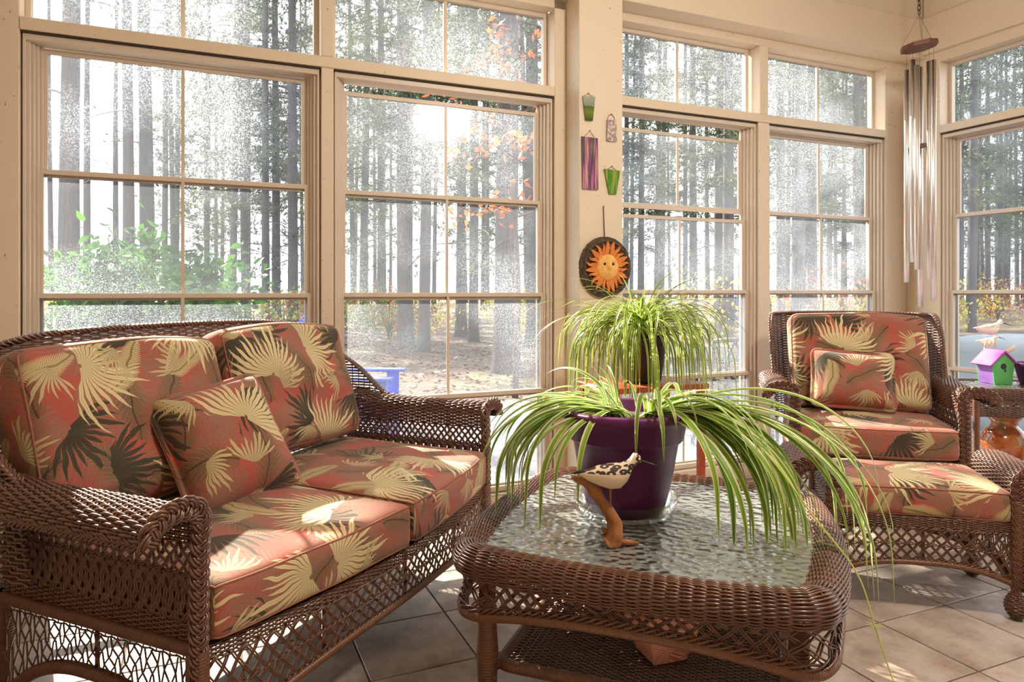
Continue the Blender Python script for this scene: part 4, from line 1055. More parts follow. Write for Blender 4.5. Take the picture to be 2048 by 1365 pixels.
# ------------------------------------------------------------------ shorebird carvings
def bird_mat(name, base, dark, amount):
    m, t, b = material(name); co = t.coord(); sx = t.node('ShaderNodeSeparateXYZ'); t.set(sx.inputs[0], co)
    vo = t.node('ShaderNodeTexVoronoi', feature='F1'); vo.inputs['Scale'].default_value = 78; t.set(vo.inputs['Vector'], t.scale(co, (.62, .9, 1.0)))
    ringm = t.m('MULTIPLY', t.m('GREATER_THAN', vo.outputs['Distance'], 0.24), t.m('LESS_THAN', vo.outputs['Distance'], 0.60))
    up = t.m('GREATER_THAN', sx.outputs[2], amount)
    t.set(b.inputs['Base Color'], t.mix(t.m('MULTIPLY', ringm, up), base, dark)); b.inputs['Roughness'].default_value = .6; return m
M['bird'] = bird_mat('painted_bird', lin(226, 208, 180), lin(58, 48, 46), .003)
M['whitebird'] = bird_mat('white_bird', lin(240, 230, 218), lin(214, 196, 178), .005)
M['black'] = simple('black_paint', lin(34, 32, 34), .4)
def bird(parent, s, mat, org, flip=1, name='bird', legs=True):
    """side profile in the x-z plane; s scales a body about 0.15 long"""
    secs = []
    for x, z, rz, ry in ((-.076, .002, .001, .001), (-.070, .002, .006, .006), (-.050, -.003, .015, .014), (-.022, -.004, .026, .022), (.008, -.006, .033, .027), (.034, -.004, .033, .026), (.052, .008, .027, .020), (.062, .024, .021, .016), (.068, .036, .018, .015), (.078, .040, .015, .013), (.086, .037, .008, .007), (.089, .034, .002, .002)):
        a = np.arange(14) / 14 * 2 * math.pi; secs.append(np.stack([np.full(14, x), ry * np.cos(a), z + rz * np.sin(a)], -1))
    secs = np.array(secs) * s; secs[..., 0] *= flip
    mb = MB(); loft(mb, secs if flip > 0 else secs[:, ::-1]); o = obj(name, mb, mat, parent, loc=org)
    mb = MB(); tubes(mb, np.array([(.086, 0, .033), (.118, 0, .024), (.142, 0, .016)]) * s * [flip, 1, 1], np.array([[.0034, .0025, .001]]) * s, sides=6); obj('bill', mb, M['black'], o)
    for sy in (-1, 1):
        mb = MB(); lathe(mb, [(0, -.0022), (.0022, 0), (0, .0022)], 8); e = obj('eye', mb, M['black'], o, loc=(.076 * s * flip, sy * .0125 * s, .044 * s)); e.scale = (s, s, s)
    mb = MB(); loft(mb, np.array([[(x, 0.0165 * k * w, z + h * math.sin(a) ) if False else (x, w * math.cos(a) * .9, z + h * math.sin(a)) for a in np.arange(8) / 8 * 6.2832] for x, z, w, h, k in ((-.088, .002, .002, .001, 1), (-.078, .004, .007, .004, 1), (-.058, .006, .010, .006, 1), (-.045, .006, .004, .003, 1))]) * s * [flip, 1, 1]); obj('tail', mb, M['black'] if mat is M['bird'] else mat, o)
    return o
sc_ = 1.745 / F_PX
def P_img(px, py): return ((px - 1225) * sc_, (1090 - py) * sc_)
bb = on_z(1225, 1092, .4585)
bd = thing('shorebird_carving', 'brown speckled shorebird carving on a driftwood base on the coffee table', 'figurine', (bb[0], bb[1], .4587), CAM_R)
pth = []
for px, py, r, dy in ((1215, 1098, .030, 0), (1222, 1082, .026, 0), (1230, 1062, .021, .0), (1224, 1035, .017, .003), (1208, 1010, .014, .006), (1192, 985, .013, .008), (1170, 965, .011, .010), (1150, 957, .008, .010), (1142, 955, .004, .010)):
    x, z = P_img(px, py); pth.append((x, dy, max(z, .003), r))
pth = np.array(pth); rs = spline(pth, 44); mb = MB(); tubes(mb, rs[:, :3], np.clip(rs[:, 3], .003, .05)[None], np.tile([0, 1.0, 0], (44, 1)), sides=14)
V = mb.V[0]; V += np.stack([wob(V, .0022, 120, 3), wob(V, .0022, 120, 4), wob(V, .002, 90, 5)], -1); V[:, 2] = np.maximum(V[:, 2], 0.0005); mb.V[0] = V
dw = obj('driftwood', mb, M['driftwood'], bd)
mb = MB(); tubes(mb, [(.010, 0, .008), (.040, .004, .007), (.068, .006, .004)], np.array([[.010, .008, .003]]), sides=10); obj('driftwood_spur', mb, M['driftwood'], dw)
mb = MB(); tubes(mb, [(-.012, .0, .030), (-.026, .0, .046)], np.array([[.010, .004]]), sides=10); obj('driftwood_spur', mb, M['driftwood'], dw)
bx, bz = P_img(1214, 945); lx, lz = P_img(1221, 1018)
mb = MB(); tubes(mb, [(bx + .008, 0, bz - .02), (lx, 0, lz - .01)], .0026, sides=8); obj('peg_leg', mb, M['driftwood'], bd)
bird(bd, .98, M['bird'], (bx, 0, bz))

# ------------------------------------------------------------------ side table and the things on it
ST = on_z(1990, 792, .60); SX, SY = 3.955, 2.44
stb = thing('wicker_side_table', 'small brown wicker side table beside the armchair by the right window', 'side table', (SX, SY, 0), math.radians(-30))
sh2 = .225
R2 = Ring(sh2 - .03, .03, 0.0)
prof2 = np.array([(-.004, .590), (.012, .597), (.028, .594), (.036, .580), (.036, .560), (.034, .545)]); pd2 = np.concatenate([[0], np.cumsum(np.linalg.norm(np.diff(prof2, axis=0), axis=1))])
def rim2(u, v): vv = np.clip(v, 0, 1) * pd2[-1]; return R2.at(u, np.interp(vv, pd2, prof2[:, 0]), np.interp(vv, pd2, prof2[:, 1]))
mb = MB(); weave(mb, rim2, R2.L + .1, 0, 1, np.linspace(.01, .99, 17), .022, .0029, .003, closed=True, vstk=6); obj('rim', mb, M['wicker'], stb, stuff=True)
mb = MB(); lattice(mb, lambda u, v: R2.at(u, .030, .500 + .045 * v), 0, 1, 60, 2.0, .0026, .006, R2.L, seg=7)
weave(mb, lambda u, v: R2.at(u, .030, .455 + .045 * v), R2.L, 0, 1, np.linspace(0, 1, 9), .02, .0028, .0028, closed=True, vstk=3); obj('skirt_lattice', mb, M['wicker'], stb, stuff=True)
mb = MB(); obox(mb, (0, 0, .588), (2 * sh2 - .062, 2 * sh2 - .062, .006), .001); obj('glass_top', mb, M['table_glass'], stb, smooth=False)
for sx in (-1, 1):
    for sy in (-1, 1):
        mb = MB(); c = sh2 - .015; wrap(mb, [(sx * c, sy * c, 0), (sx * c, sy * c, .56)], .017, .007, 10); obj('leg', mb, M['wicker_wrap'], stb)
f3 = lambda u, v: np.stack([-.2 + .40 * u + 0 * v, -.2 + .40 * v + 0 * u, .140 + 0 * u * v], -1)
mb = MB(); weave(mb, f3, .40, 0, 1, np.linspace(0, 1, 50), .02, .004, .003, vstk=3); obj('shelf', mb, M['wicker'], stb, stuff=True)

def glaze():
    m, t, b = material('amber_glaze'); co = t.coord()
    t.set(b.inputs['Base Color'], t.ramp(t.noise(co, 13, 4, .6), [(.3, lin(96, 44, 28)), (.5, lin(176, 92, 44)), (.62, lin(128, 110, 70)), (.75, lin(150, 60, 36))])); b.inputs['Roughness'].default_value = .18; b.inputs['Coat Weight'].default_value = .6; return m
M['glaze'] = glaze()
q = at_depth(2030, 880, 3.58)
mb = MB(); lathe(mb, [(0, 0), (.055, 0), (.06, .01), (.09, .06), (.112, .12), (.112, .16), (.09, .20), (.064, .225), (.062, .25), (.082, .272), (.088, .280), (.080, .282), (.058, .25), (.055, .22), (0, .20)], 40)
tag(obj('ceramic_urn', mb, M['glaze'], None, loc=(SX + .02, SY - .03, .1475)), 'round amber-glazed ceramic urn on the lower shelf of the side table', 'urn')

GZ = .5915
c = on_z(1990, 766, GZ); c = np.array([c[0], c[1], GZ])
bh = thing('birdhouse', 'small birdhouse with magenta roof and green front on the side table', 'birdhouse', tuple(c), CAM_R + math.radians(4))
M['green'] = simple('green_paint', lin(92, 176, 96), .5, var=.12, vscale=20); M['magenta'] = simple('magenta_paint', lin(178, 62, 172), .45, var=.15, vscale=25); M['violet'] = simple('violet_paint', lin(160, 110, 196), .5, var=.1)
wb, wt, hw_, dp = .052, .064, .115, .062
def poly_house(y0, y1, mat, name):
    mb = MB(); prism(mb, [(-wb, 0), (wb, 0), (wt, hw_), (0, hw_ + .062), (-wt, hw_)], y0, y1); return obj(name, mb, mat, bh, smooth=False)
poly_house(-dp, -dp + .008, M['green'], 'front_panel'); poly_house(dp - .008, dp, M['green'], 'rear_panel')
for s in (-1, 1):
    mb = MB(); a = math.atan2(wt - wb, hw_) * s; R = np.array([[math.cos(a), 0, math.sin(a)], [0, 1, 0], [-math.sin(a), 0, math.cos(a)]])
    obox(mb, (s * (wb + wt) / 2 - s * .004, 0, hw_ / 2), (.007, 2 * dp - .004, hw_), .001, R); obj('side_panel', mb, M['violet'], bh, smooth=False)
    mb = MB(); a = math.radians(44) * s; R = np.array([[math.cos(a), 0, math.sin(a)], [0, 1, 0], [-math.sin(a), 0, math.cos(a)]])
    obox(mb, (s * .042, 0, hw_ + .028), (.118, 2 * dp + .03, .008), .001, R); obj('roof_panel', mb, M['magenta'], bh, smooth=False)
mb = MB(); a = np.arange(20) / 20 * 6.2832; prism(mb, np.stack([.017 * np.cos(a), .098 + .017 * np.sin(a)], -1), -dp - .0006, -dp + .001); obj('entry_hole', mb, M['black'], bh, smooth=False)
mb = MB(); prism(mb, np.stack([.006 * np.cos(a) + .010, .074 + .009 * np.sin(a)], -1), -dp - .0008, -dp + .001); obj('bird_cutout', mb, M['black'], bh, smooth=False)

c = at_depth(1985, 705, 4.0); base = np.array([c[0], c[1], GZ])
bs = thing('shorebird_pair', 'two white shorebird carvings perched on pale driftwood behind the birdhouse', 'figurine', tuple(base), CAM_R)
k = 4.0 / F_PX
def Q_img(px, py): return (px - 1985) * k, CAM_H + (HY - py) * k - GZ
mb = MB()
for path in ([(1990, 775, .022), (1985, 740, .016), (1978, 705, .011), (1982, 682, .006)], [(1985, 745, .012), (2005, 712, .010), (2020, 700, .014), (2030, 692, .008)], [(1982, 725, .008), (1970, 700, .006), (1974, 678, .004)], [(1988, 720, .006), (1992, 700, .006), (1988, 675, .004)]):
    pp = np.array([(*Q_img(x, y), r) for x, y, r in path]); rs = spline(np.c_[pp[:, 0], np.zeros(len(pp)), np.maximum(pp[:, 1], .002), pp[:, 2]], 20); tubes(mb, rs[:, :3], rs[:, 3][None], np.tile([0, 1.0, 0], (20, 1)), sides=10)
obj('driftwood', mb, M['pale_drift'], bs)
x, z = Q_img(1976, 659); bird(bs, .98, M['whitebird'], (x, 0, z + .004), 1, 'upper_bird')
x, z = Q_img(1988, 684); bird(bs, .75, M['whitebird'], (x - .02, .03, z), 1, 'lower_bird')
q = on_z(2062, 768, GZ)
mb = MB(); lathe(mb, [(0, 0), (.05, 0), (.054, .01), (.075, .095), (.082, .097), (.084, .118), (.078, .120), (.070, .10), (0, .10)], 32); tag(obj('flower_pot', mb, M['purple_pot'], None, loc=(q[0] - .02, q[1] - .01, GZ)), 'small plum plastic flower pot at the edge of the side table', 'pot')

# ------------------------------------------------------------------ ornaments on the pier
YP = 3.08
def fused(name, cols, scale=18, stretch=(1, 1, .15)):
    m, t, b = material(name); co = t.scale(t.coord(), stretch)
    f = t.noise(co, scale, 3, .6)
    t.set(b.inputs['Base Color'], t.ramp(f, [((i + .5) / len(cols) * .5 + .25, c) for i, c in enumerate(cols)])); b.inputs['Roughness'].default_value = .08; b.inputs['Coat Weight'].default_value = .5; return m
def grad_glass(name, stops):
    m, t, b = material(name); sx = t.node('ShaderNodeSeparateXYZ'); co = t.coord('Generated'); t.set(sx.inputs[0], co)
    f = t.m('ADD', sx.outputs[2], t.m('MULTIPLY', t.m('SUBTRACT', t.noise(co, 3, 2), .5), .18))
    t.set(b.inputs['Base Color'], t.ramp(f, stops)); b.inputs['Roughness'].default_value = .08; b.inputs['Coat Weight'].default_value = .5; return m
M['g1'] = grad_glass('landscape_glass', [(0, lin(46, 78, 30)), (.35, lin(104, 124, 52)), (.55, lin(78, 92, 60)), (.62, lin(128, 140, 118)), (1, lin(150, 156, 146))])
M['g2'] = fused('violet_glass', [lin(60, 40, 70), lin(190, 158, 138), lin(150, 70, 140), lin(52, 62, 60), lin(170, 140, 130)], 55, (1, 1, .05))
M['g3'] = fused('speckled_glass', [lin(196, 176, 158), lin(206, 188, 170), lin(110, 100, 130), lin(200, 182, 160)], 70, (1, 1, 1))
M['g4'] = fused('green_glass', [lin(34, 84, 28), lin(84, 150, 44), lin(46, 116, 44), lin(150, 160, 70), lin(60, 120, 50)], 60, (1, 1, .06))
def plaque(corners, mat, label, wire):
    P = np.array([on_y(x, y, YP - .006) for x, y in corners]); c = P.mean(0)
    o = thing('glass_plaque', label, 'ornament', (c[0], YP, c[2]))
    mb = MB(); prism(mb, np.stack([P[:, 0] - c[0], P[:, 2] - c[2]], -1), -.010, -.004); obj('glass', mb, mat, o, smooth=False)
    W = np.array([on_y(x, y, YP - .006) for x, y in wire]); W = spline(np.stack([W[:, 0] - c[0], np.full(len(W), -.004), W[:, 2] - c[2]], -1), 16) if len(W) > 3 else np.stack([W[:, 0] - c[0], np.full(len(W), -.004), W[:, 2] - c[2]], -1)
    mb = MB(); tubes(mb, W, .0012, sides=6); obj('wire_hanger', mb, M['string'], o)
    mb = MB(); tubes(mb, [(W[len(W) // 2, 0], .0, W[len(W) // 2, 2]), (W[len(W) // 2, 0], -.010, W[len(W) // 2, 2] + .002)], .002, sides=6); obj('nail', mb, M['bronze'], o)
plaque([(1165, 192), (1190, 194), (1185, 242), (1171, 241)], M['g1'], 'tapered green landscape glass plaque hung highest on the pier', [(1168, 192), (1177, 187), (1187, 194)])
plaque([(1214, 240), (1232, 241), (1233, 284), (1213, 282)], M['g3'], 'pale speckled glass plaque hanging from a wire loop on the pier', [(1216, 241), (1217, 233), (1222, 229), (1228, 233), (1230, 241)])
plaque([(1163, 273), (1195, 277), (1196, 380), (1165, 378)], M['g2'], 'tall purple streaked glass plaque on the pier', [(1170, 272), (1180, 262), (1189, 274)])
plaque([(1208, 338), (1240, 342), (1232, 389), (1218, 388)], M['g4'], 'flared green grass-like glass plaque just above the sun face', [(1215, 339), (1224, 333), (1233, 341)])
def sun_face():
    c = on_y(1208, 535, YP); o = thing('sun_face_plaque', 'round sun face plaque with orange rays on a rough dark disc on the pier', 'ornament', (c[0], YP, c[2]))
    sc = (on_y(1258, 535, YP)[0] - on_y(1158, 535, YP)[0]) / 2; R = sc * .98; RZ = .152
    kz = RZ / R
    a = np.arange(56) / 56 * 6.2832; rng = np.random.RandomState(4)
    mb = MB()
    # ring of twigs: tori of rough strands round the disc
    prism(mb, np.stack([R * .93 * np.cos(a), RZ * .93 * np.sin(a)], -1), -.022, -.002)
    obj('disc', mb, M['twigs'], o, smooth=False)
    mb = MB()
    for k in range(16):
        rr = R * (.55 + .45 * (k + .5) / 16); th = np.linspace(0, 6.2832, 90)[:-1]; w = rng.uniform(-.002, .002, 89)
        P = np.stack([(rr + w) * np.cos(th), np.full(89, -.024 - .004 * math.sin(k * 1.3)) + rng.uniform(-.002, .001, 89) + (.010 if k == 15 else 0), (rr + w) * kz * np.sin(th)], -1); tubes(mb, P, .0035, sides=4, closed=True)
    for k in range(5):
        th = np.linspace(0, 6.2832, 90)[:-1]; w = rng.uniform(-.0015, .0015, 89); P = np.stack([(R + w) * np.cos(th), -.004 - .004 * k + w, (R + w) * kz * np.sin(th)], -1); tubes(mb, P, .0035, sides=4, closed=True)
    obj('twig_coils', mb, M['twigs'], o, stuff=True)
    for k in range(22):
        th = k / 22 * 6.2832 + math.pi / 2; big = k % 3 == 0
        Lr = R * (.88 if big else .72 + .08 * ((k * 7) % 3)); r0 = R * .42; w = R * (.10 if big else .065); mb = MB()
        n = 8; t = np.linspace(0, 1, n); cx = r0 + (Lr - r0) * t; cy = (0 if big else .016 * R * 4 * np.sin(t * 5 + k) * t) + 0 * t; ww = w * np.minimum(1, .7 + t) * (1 - t ** 2.2) + .0006
        poly = np.concatenate([np.stack([cx, cy + ww], -1), np.stack([cx, cy - ww], -1)[::-1]])
        ca, sa = math.cos(th), math.sin(th); poly = np.stack([poly[:, 0] * ca - poly[:, 1] * sa, (poly[:, 0] * sa + poly[:, 1] * ca) * kz], -1)
        prism(mb, poly, -.040, -.026); obj('ray', mb, M['terra'], o, smooth=False)
    mb = MB(); V = []
    nr, na = 12, 36
    for i in range(nr + 1):
        f = i / nr
        for j in range(na):
            t = j / na * 6.2832; x, z = R * .46 * f * math.cos(t), RZ * .46 * f * math.sin(t)
            h = .022 * math.sqrt(max(0, 1 - f ** 2.4)); X, Z = x / R, z / RZ
            h += .012 * math.exp(-((X) / .06) ** 2) * math.exp(-((Z + .02) / .13) ** 2) + .007 * math.exp(-((X) / .12) ** 2 - ((Z + .21) / .025) ** 2) - .006 * math.exp(-((abs(X) - .17) / .05) ** 2 - ((Z - .10) / .05) ** 2)
            V.append((x, -.030 - h, z))
    q = [[i * na + j, i * na + (j + 1) % na, (i + 1) * na + (j + 1) % na, (i + 1) * na + j] for i in range(nr) for j in range(na)]
    mb.add(V, q); obj('face', mb, M['face'], o)
    for s in (-1, 1):
        mb = MB(); lathe(mb, [(0, -.005), (.006, -.003), (.007, 0), (0, .005)], 12); obj('eye', mb, M['black'], o, loc=(s * R * .17, -.050, RZ * .10), rot=(math.pi / 2, 0, 0))
    top = on_y(1206, 414, YP)
    mb = MB(); tubes(mb, [(0, -.006, RZ * .95), (top[0] - c[0], -.005, top[2] - c[2])], .0024, sides=6); obj('hanging_cord', mb, M['string'], o)
    mb = MB(); tubes(mb, [(top[0] - c[0], 0, top[2] - c[2]), (top[0] - c[0], -.012, top[2] - c[2] + .003)], .002, sides=6); obj('nail', mb, M['bronze'], o)
M['twigs'] = simple('dark_twigs', lin(86, 72, 58), .9, var=.55, vscale=60, bump=.6, bscale=120)
M['terra'] = simple('orange_terracotta', lin(206, 120, 52), .8, var=.25, vscale=40, bump=.4, bscale=150)
M['face'] = simple('ochre_face', lin(222, 168, 92), .8, var=.16, vscale=50, bump=.4, bscale=160)
sun_face()

# ------------------------------------------------------------------ wind chime
WD = 4.0
ch = at_depth(1838, 93, WD); wc = thing('wind_chime', 'long silver wind chime with wooden top hanging in the far right corner', 'wind chime', (ch[0], ch[1], ch[2]))
kk = WD / F_PX
a = np.arange(8) / 8 * 6.2832 + math.pi / 8
mb = MB(); V = np.stack([.098 * np.cos(a), .098 * np.sin(a)], -1); prism(mb, V, -.012, .012); o = obj('wood_top', mb, M['cherry'], wc, smooth=False, rot=(math.pi / 2 + math.radians(-4), math.radians(-7), 0))
tubs = [(-.052, .0, .44, 525), (.052, .03, .46, 615), (-.03, .055, .50, 565), (.06, -.045, .48, 602), (.0, -.062, .52, 560), (-.058, -.03, .52, 540)]
for i, (x, y, tp, yb_) in enumerate(tubs):
    zt = -.085 - .02 * (i % 3); zb_ = (93 - yb_) * kk; r = .0145
    mb = MB(); lathe(mb, [(r * .85, zt), (r, zt), (r, zb_), (r * .85, zb_), (r * .85, zt)], 20, (x, y, 0)); tb = obj('chime_tube', mb, M['alu'], wc)
    mb = MB(); tubes(mb, [(x, y, zt - .06), (x * 1.02, y, -.01)], .0010, sides=4); obj('tube_cord', mb, M['string'], tb)
mb = MB(); tubes(mb, [(0, 0, 0), (0, 0, (93 - 293) * kk), (0, 0, (93 - 330) * kk)], .0012, sides=4); obj('clapper_cord', mb, M['string'], wc)
mb = MB(); V = np.stack([.040 * np.cos(a), .040 * np.sin(a)], -1); prism(mb, V, -.010, .010); obj('clapper', mb, M['cherry'], wc, smooth=False, loc=(0, 0, (93 - 293) * kk), rot=(math.pi / 2 + math.radians(-4), math.radians(-6), 0))
ap = (0, 0, (93 - 30) * kk)
mb = MB()
for s in (0, 1, 2):
    t = s * 2.0944 + .4; tubes(mb, [(.088 * math.cos(t), .088 * math.sin(t), .01), ap], .0010, sides=4)
obj('suspension_cord', mb, M['string'], wc)
z = ap[2]; i = 0; top = ZC - ch[2]
while z < top - .004:
    t = np.arange(14) / 14 * 6.2832; lk = np.stack([.008 * np.cos(t), np.zeros(14), .0165 * np.sin(t) + .016], -1)
    if i % 2: lk = lk[:, [1, 0, 2]]
    mb = MB(); tubes(mb, lk + [0, 0, z], .0022, sides=6, closed=True); obj('chain_link', mb, M['bronze'], wc); z += .026; i += 1

# ------------------------------------------------------------------ outdoors
GZ0 = -0.15
gr = MB(); n = 60; xs = np.linspace(-70, 90, n); ys = np.concatenate([np.linspace(-6, 3.37, 6), np.linspace(3.6, 95, n - 6)])
X, Y = np.meshgrid(xs, ys); Z = GZ0 + wob(np.stack([X, Y, 0 * X], -1).reshape(-1, 3), .05, .35, 2).reshape(X.shape) * np.clip((np.hypot(X - 2, Y) - 8) / 8, 0, 1) - .04 + np.clip((Y - 16) / 60, 0, 1) * .6
i = np.arange(n - 1)[:, None]; j = np.arange(n - 1)[None]; a = i * n + j
gr.add(np.stack([X, Y, Z], -1), np.stack([a, a + 1, a + n + 1, a + n], -1).reshape(-1, 4)); gnd = obj('ground', gr, M['ground'], None); gnd['kind'] = 'structure'
def gz(x, y): return GZ0 - .04 + float(wob(np.array([[x, y, 0.0]]), .05, .35, 2)[0]) * min(1, max(0, (math.hypot(x - 2, y) - 8) / 8)) + min(1, max(0, (y - 16) / 60)) * .6
pat = sgroup('patio')
mb = MB(); box(mb, (-1.0, 3.42, -.25), (8.6, 6.9, GZ0 - .005)); obj('patio_bed', mb, M['grout'], pat, smooth=False)
pm = MB(); obox(pm, (0, 0, -.02), (.392, .392, .04), .004); pmesh = pm.mesh('paver', False); pmesh.materials.append(M['patio'])
for i in range(24):
    for j in range(8): obj('paver', pmesh, None, pat, loc=(-.8 + i * .4, 3.62 + j * .4 + (.0), GZ0 + .012), smooth=False)
# fallen leaves nearest the window
rs = np.random.RandomState(8); n = 9000; c = np.stack([rs.uniform(-6, 14, n), 7.0 + rs.gamma(1.6, 4.0, n), np.zeros(n)], -1)
c[:, 2] = [gz(x, y) + .012 for x, y in c[:, :2]]
ang = rs.uniform(0, 6.28, n); L_ = rs.uniform(.03, .06, n); tl = rs.uniform(-.5, .5, (n, 2))
dx = np.stack([np.cos(ang) * L_, np.sin(ang) * L_, tl[:, 0] * L_], -1); dy = np.stack([-np.sin(ang) * L_ * .6, np.cos(ang) * L_ * .6, tl[:, 1] * L_ * .6], -1)
mb = MB(); mb.add(np.stack([c - dx, c - dy, c + dx, c + dy], 1), np.arange(n * 4).reshape(-1, 4)); lf = obj('leaf_litter', mb, M['litter'], None, stuff=True); lf['label'] = 'brown fallen leaves scattered over the ground outside'; lf['category'] = 'leaves'

def trunk_mesh(seed):
    rng = np.random.RandomState(seed); z = np.concatenate([[0, .15, .4, .9], np.linspace(1.6, 21, 20)])
    r = (1 - .62 * z / 21) * (1 + .45 * np.exp(-z / .25)); p = np.stack([.9 * np.sin(z * .18 + rng.uniform(0, 6)) * z / 21 * .5, .9 * np.sin(z * .15 + rng.uniform(0, 6)) * z / 21 * .5, z], -1)
    mb = MB(); tubes(mb, p, r[None], np.tile([1.0, 0, 0], (len(z), 1)), sides=14)
    V = mb.V[0]; V[:, :2] *= (1 + wob(V * [1, 1, .6], .05, 5, seed))[:, None]; me = mb.mesh('trunk'); me.materials.append(M['bark']); return me
def crown_meshes(seed, z0=2.2, nb=66, ntuft=16, nneed=13):
    rng = np.random.RandomState(seed); br = MB(); T = []
    for k in range(nb):
        z = z0 + (19.5 - z0) * rng.beta(1.15, 1.1); a = rng.uniform(0, 6.28); L = rng.uniform(.6, 2.4) * (1.25 - .6 * z / 20); up = rng.uniform(-.25, .35)
        t = np.linspace(0, 1, 6); bend = rng.uniform(-.5, .5)
        P = np.stack([np.cos(a + bend * t) * L * t, np.sin(a + bend * t) * L * t, z + L * (up * t - .25 * t * t)], -1); tubes(br, P, np.linspace(.022, .006, 6)[None], sides=4)
        for q in range(2):
            f = rng.uniform(.3, .8); b0 = P[int(f * 5)]; a2 = a + rng.choice([-1, 1]) * rng.uniform(.5, 1.1); l2 = L * rng.uniform(.25, .5); e = b0 + [np.cos(a2) * l2, np.sin(a2) * l2, rng.uniform(-.1, .3) * l2]; tubes(br, [b0, (b0 + e) / 2 + [0, 0, .03], e], np.array([[.010, .007, .004]]), sides=3)
            T.append(e)
        dens = ntuft if z > 4.5 else ntuft // 3
        for q in range(dens): T.append(P[3 + rng.randint(3)] + rng.normal(size=3) * [.22, .22, .12])
    T = np.array(T); m = len(T); d = rng.normal(size=(m, nneed, 3)); d[..., 2] += .35; d = nrm(d); ln = rng.uniform(.12, .24, (m, nneed, 1)); sd = nrm(np.cross(d, rng.normal(size=(m, nneed, 3)))) * .014
    b = np.repeat(T[:, None], nneed, 1); V = np.stack([b - sd, b + sd, b + d * ln], 2).reshape(-1, 3)
    fo = MB(); fo.add(V, None, np.arange(len(V)).reshape(-1, 3)); m1 = br.mesh('branches'); m1.materials.append(M['twig']); m2 = fo.mesh('foliage', False); m2.materials.append(M['needles']); return m1, m2
TM = [trunk_mesh(k) for k in range(3)]; CM = [crown_meshes(40 + k) for k in range(4)]; CS = [crown_meshes(50 + k, 3.0, 16, 2, 8) for k in range(2)]
SDIR = np.array([-math.cos(SUN_TRAVEL), -math.sin(SUN_TRAVEL)])
def sunlit_lane(x, y):
    """True where the sunlight that reaches the room passes between the trees"""
    lat = (x - 1.6) * -SDIR[1] + (y - 2.2) * SDIR[0]; return abs(lat) < 4.2 and y > 3
WINS = [(60, 640, 'the leftmost window'), (665, 1110, 'the window left of the pier'), (1240, 1518, 'the window right of the pier'), (1530, 1770, 'the window behind the armchair'), (1885, 2048, 'the right wall window')]
trees = []
for px, w in [(104, 11), (135, 40), (173, 15), (232, 12), (259, 24), (297, 30), (329, 13), (349, 12), (411, 8), (432, 9), (464, 15), (491, 16), (532, 16), (552, 18), (587, 21), (606, 8),
              (709, 8), (727, 18), (750, 8), (765, 18), (811, 32), (847, 24), (922, 22), (947, 20), (966, 10), (1012, 48), (1067, 30),
              (1262, 9), (1280, 12), (1313, 13), (1340, 7), (1388, 17), (1437, 20), (1455, 24), (1480, 9),
              (1562, 19), (1596, 27), (1624, 22), (1657, 9), (1672, 8), (1690, 9), (1719, 19), (1740, 11),
              (1906, 8), (1921, 13), (1941, 19), (1976, 12), (1992, 7), (2012, 10), (2034, 9)]:
    R0 = rnd.uniform(.13, .19) if w < 28 else rnd.uniform(.18, .23); trees.append((px, 2 * R0 * F_PX / w, R0, True))
ordn = ['first', 'second', 'third', 'fourth', 'fifth', 'sixth', 'seventh', 'eighth', 'ninth', 'tenth', 'eleventh', 'twelfth', 'thirteenth', 'fourteenth', 'fifteenth', 'sixteenth', 'seventeenth']
cnt = {}
for px in list(np.concatenate([np.linspace(-300, 1500, 44), np.linspace(1520, 2500, 40)]) + np.random.RandomState(3).uniform(-20, 20, 84)): trees.append((px, rnd.uniform(30, 62), rnd.uniform(.10, .2), False))
for k, (px, D, R0, main) in enumerate(trees):
    D = min(D, 62); p = at_depth(px, HY, D); x, y = p[0], p[1]
    if y < 7 and x < 9 or not main and sunlit_lane(x, y): continue
    if main:
        wi = next(i for i, (a, b, _) in enumerate(WINS) if a <= px <= b); cnt[wi] = cnt.get(wi, 0) + 1
        lab = 'hazy pine trunk, %s from the left in %s' % (ordn[cnt[wi] - 1], WINS[wi][2]); grp = 'pines behind the windows'
    else:
        wn_ = next((w for a, b, w in WINS if a <= px <= b), None)
        lab = 'thin far pine deep in the woods seen through %s' % wn_ if wn_ else 'thin far pine deep in the woods hidden between the windows'; grp = 'far pines seen through ' + wn_ if wn_ else 'far pines hidden between the windows'
    t = thing('pine_tree', lab, 'tree', (x, y, gz(x, y) - .05), rnd.uniform(0, 6.28), grp)
    o = obj('trunk', TM[k % 3], None, t); o.scale = (R0, R0, 1); o.rotation_euler = (rnd.uniform(-.015, .015), rnd.uniform(-.015, .015), 0)
    lane = sunlit_lane(x, y)
    c1, c2 = CS[k % 2] if lane else CM[k % 4]; obj('branches', c1, None, t); obj('foliage', c2, None, t)

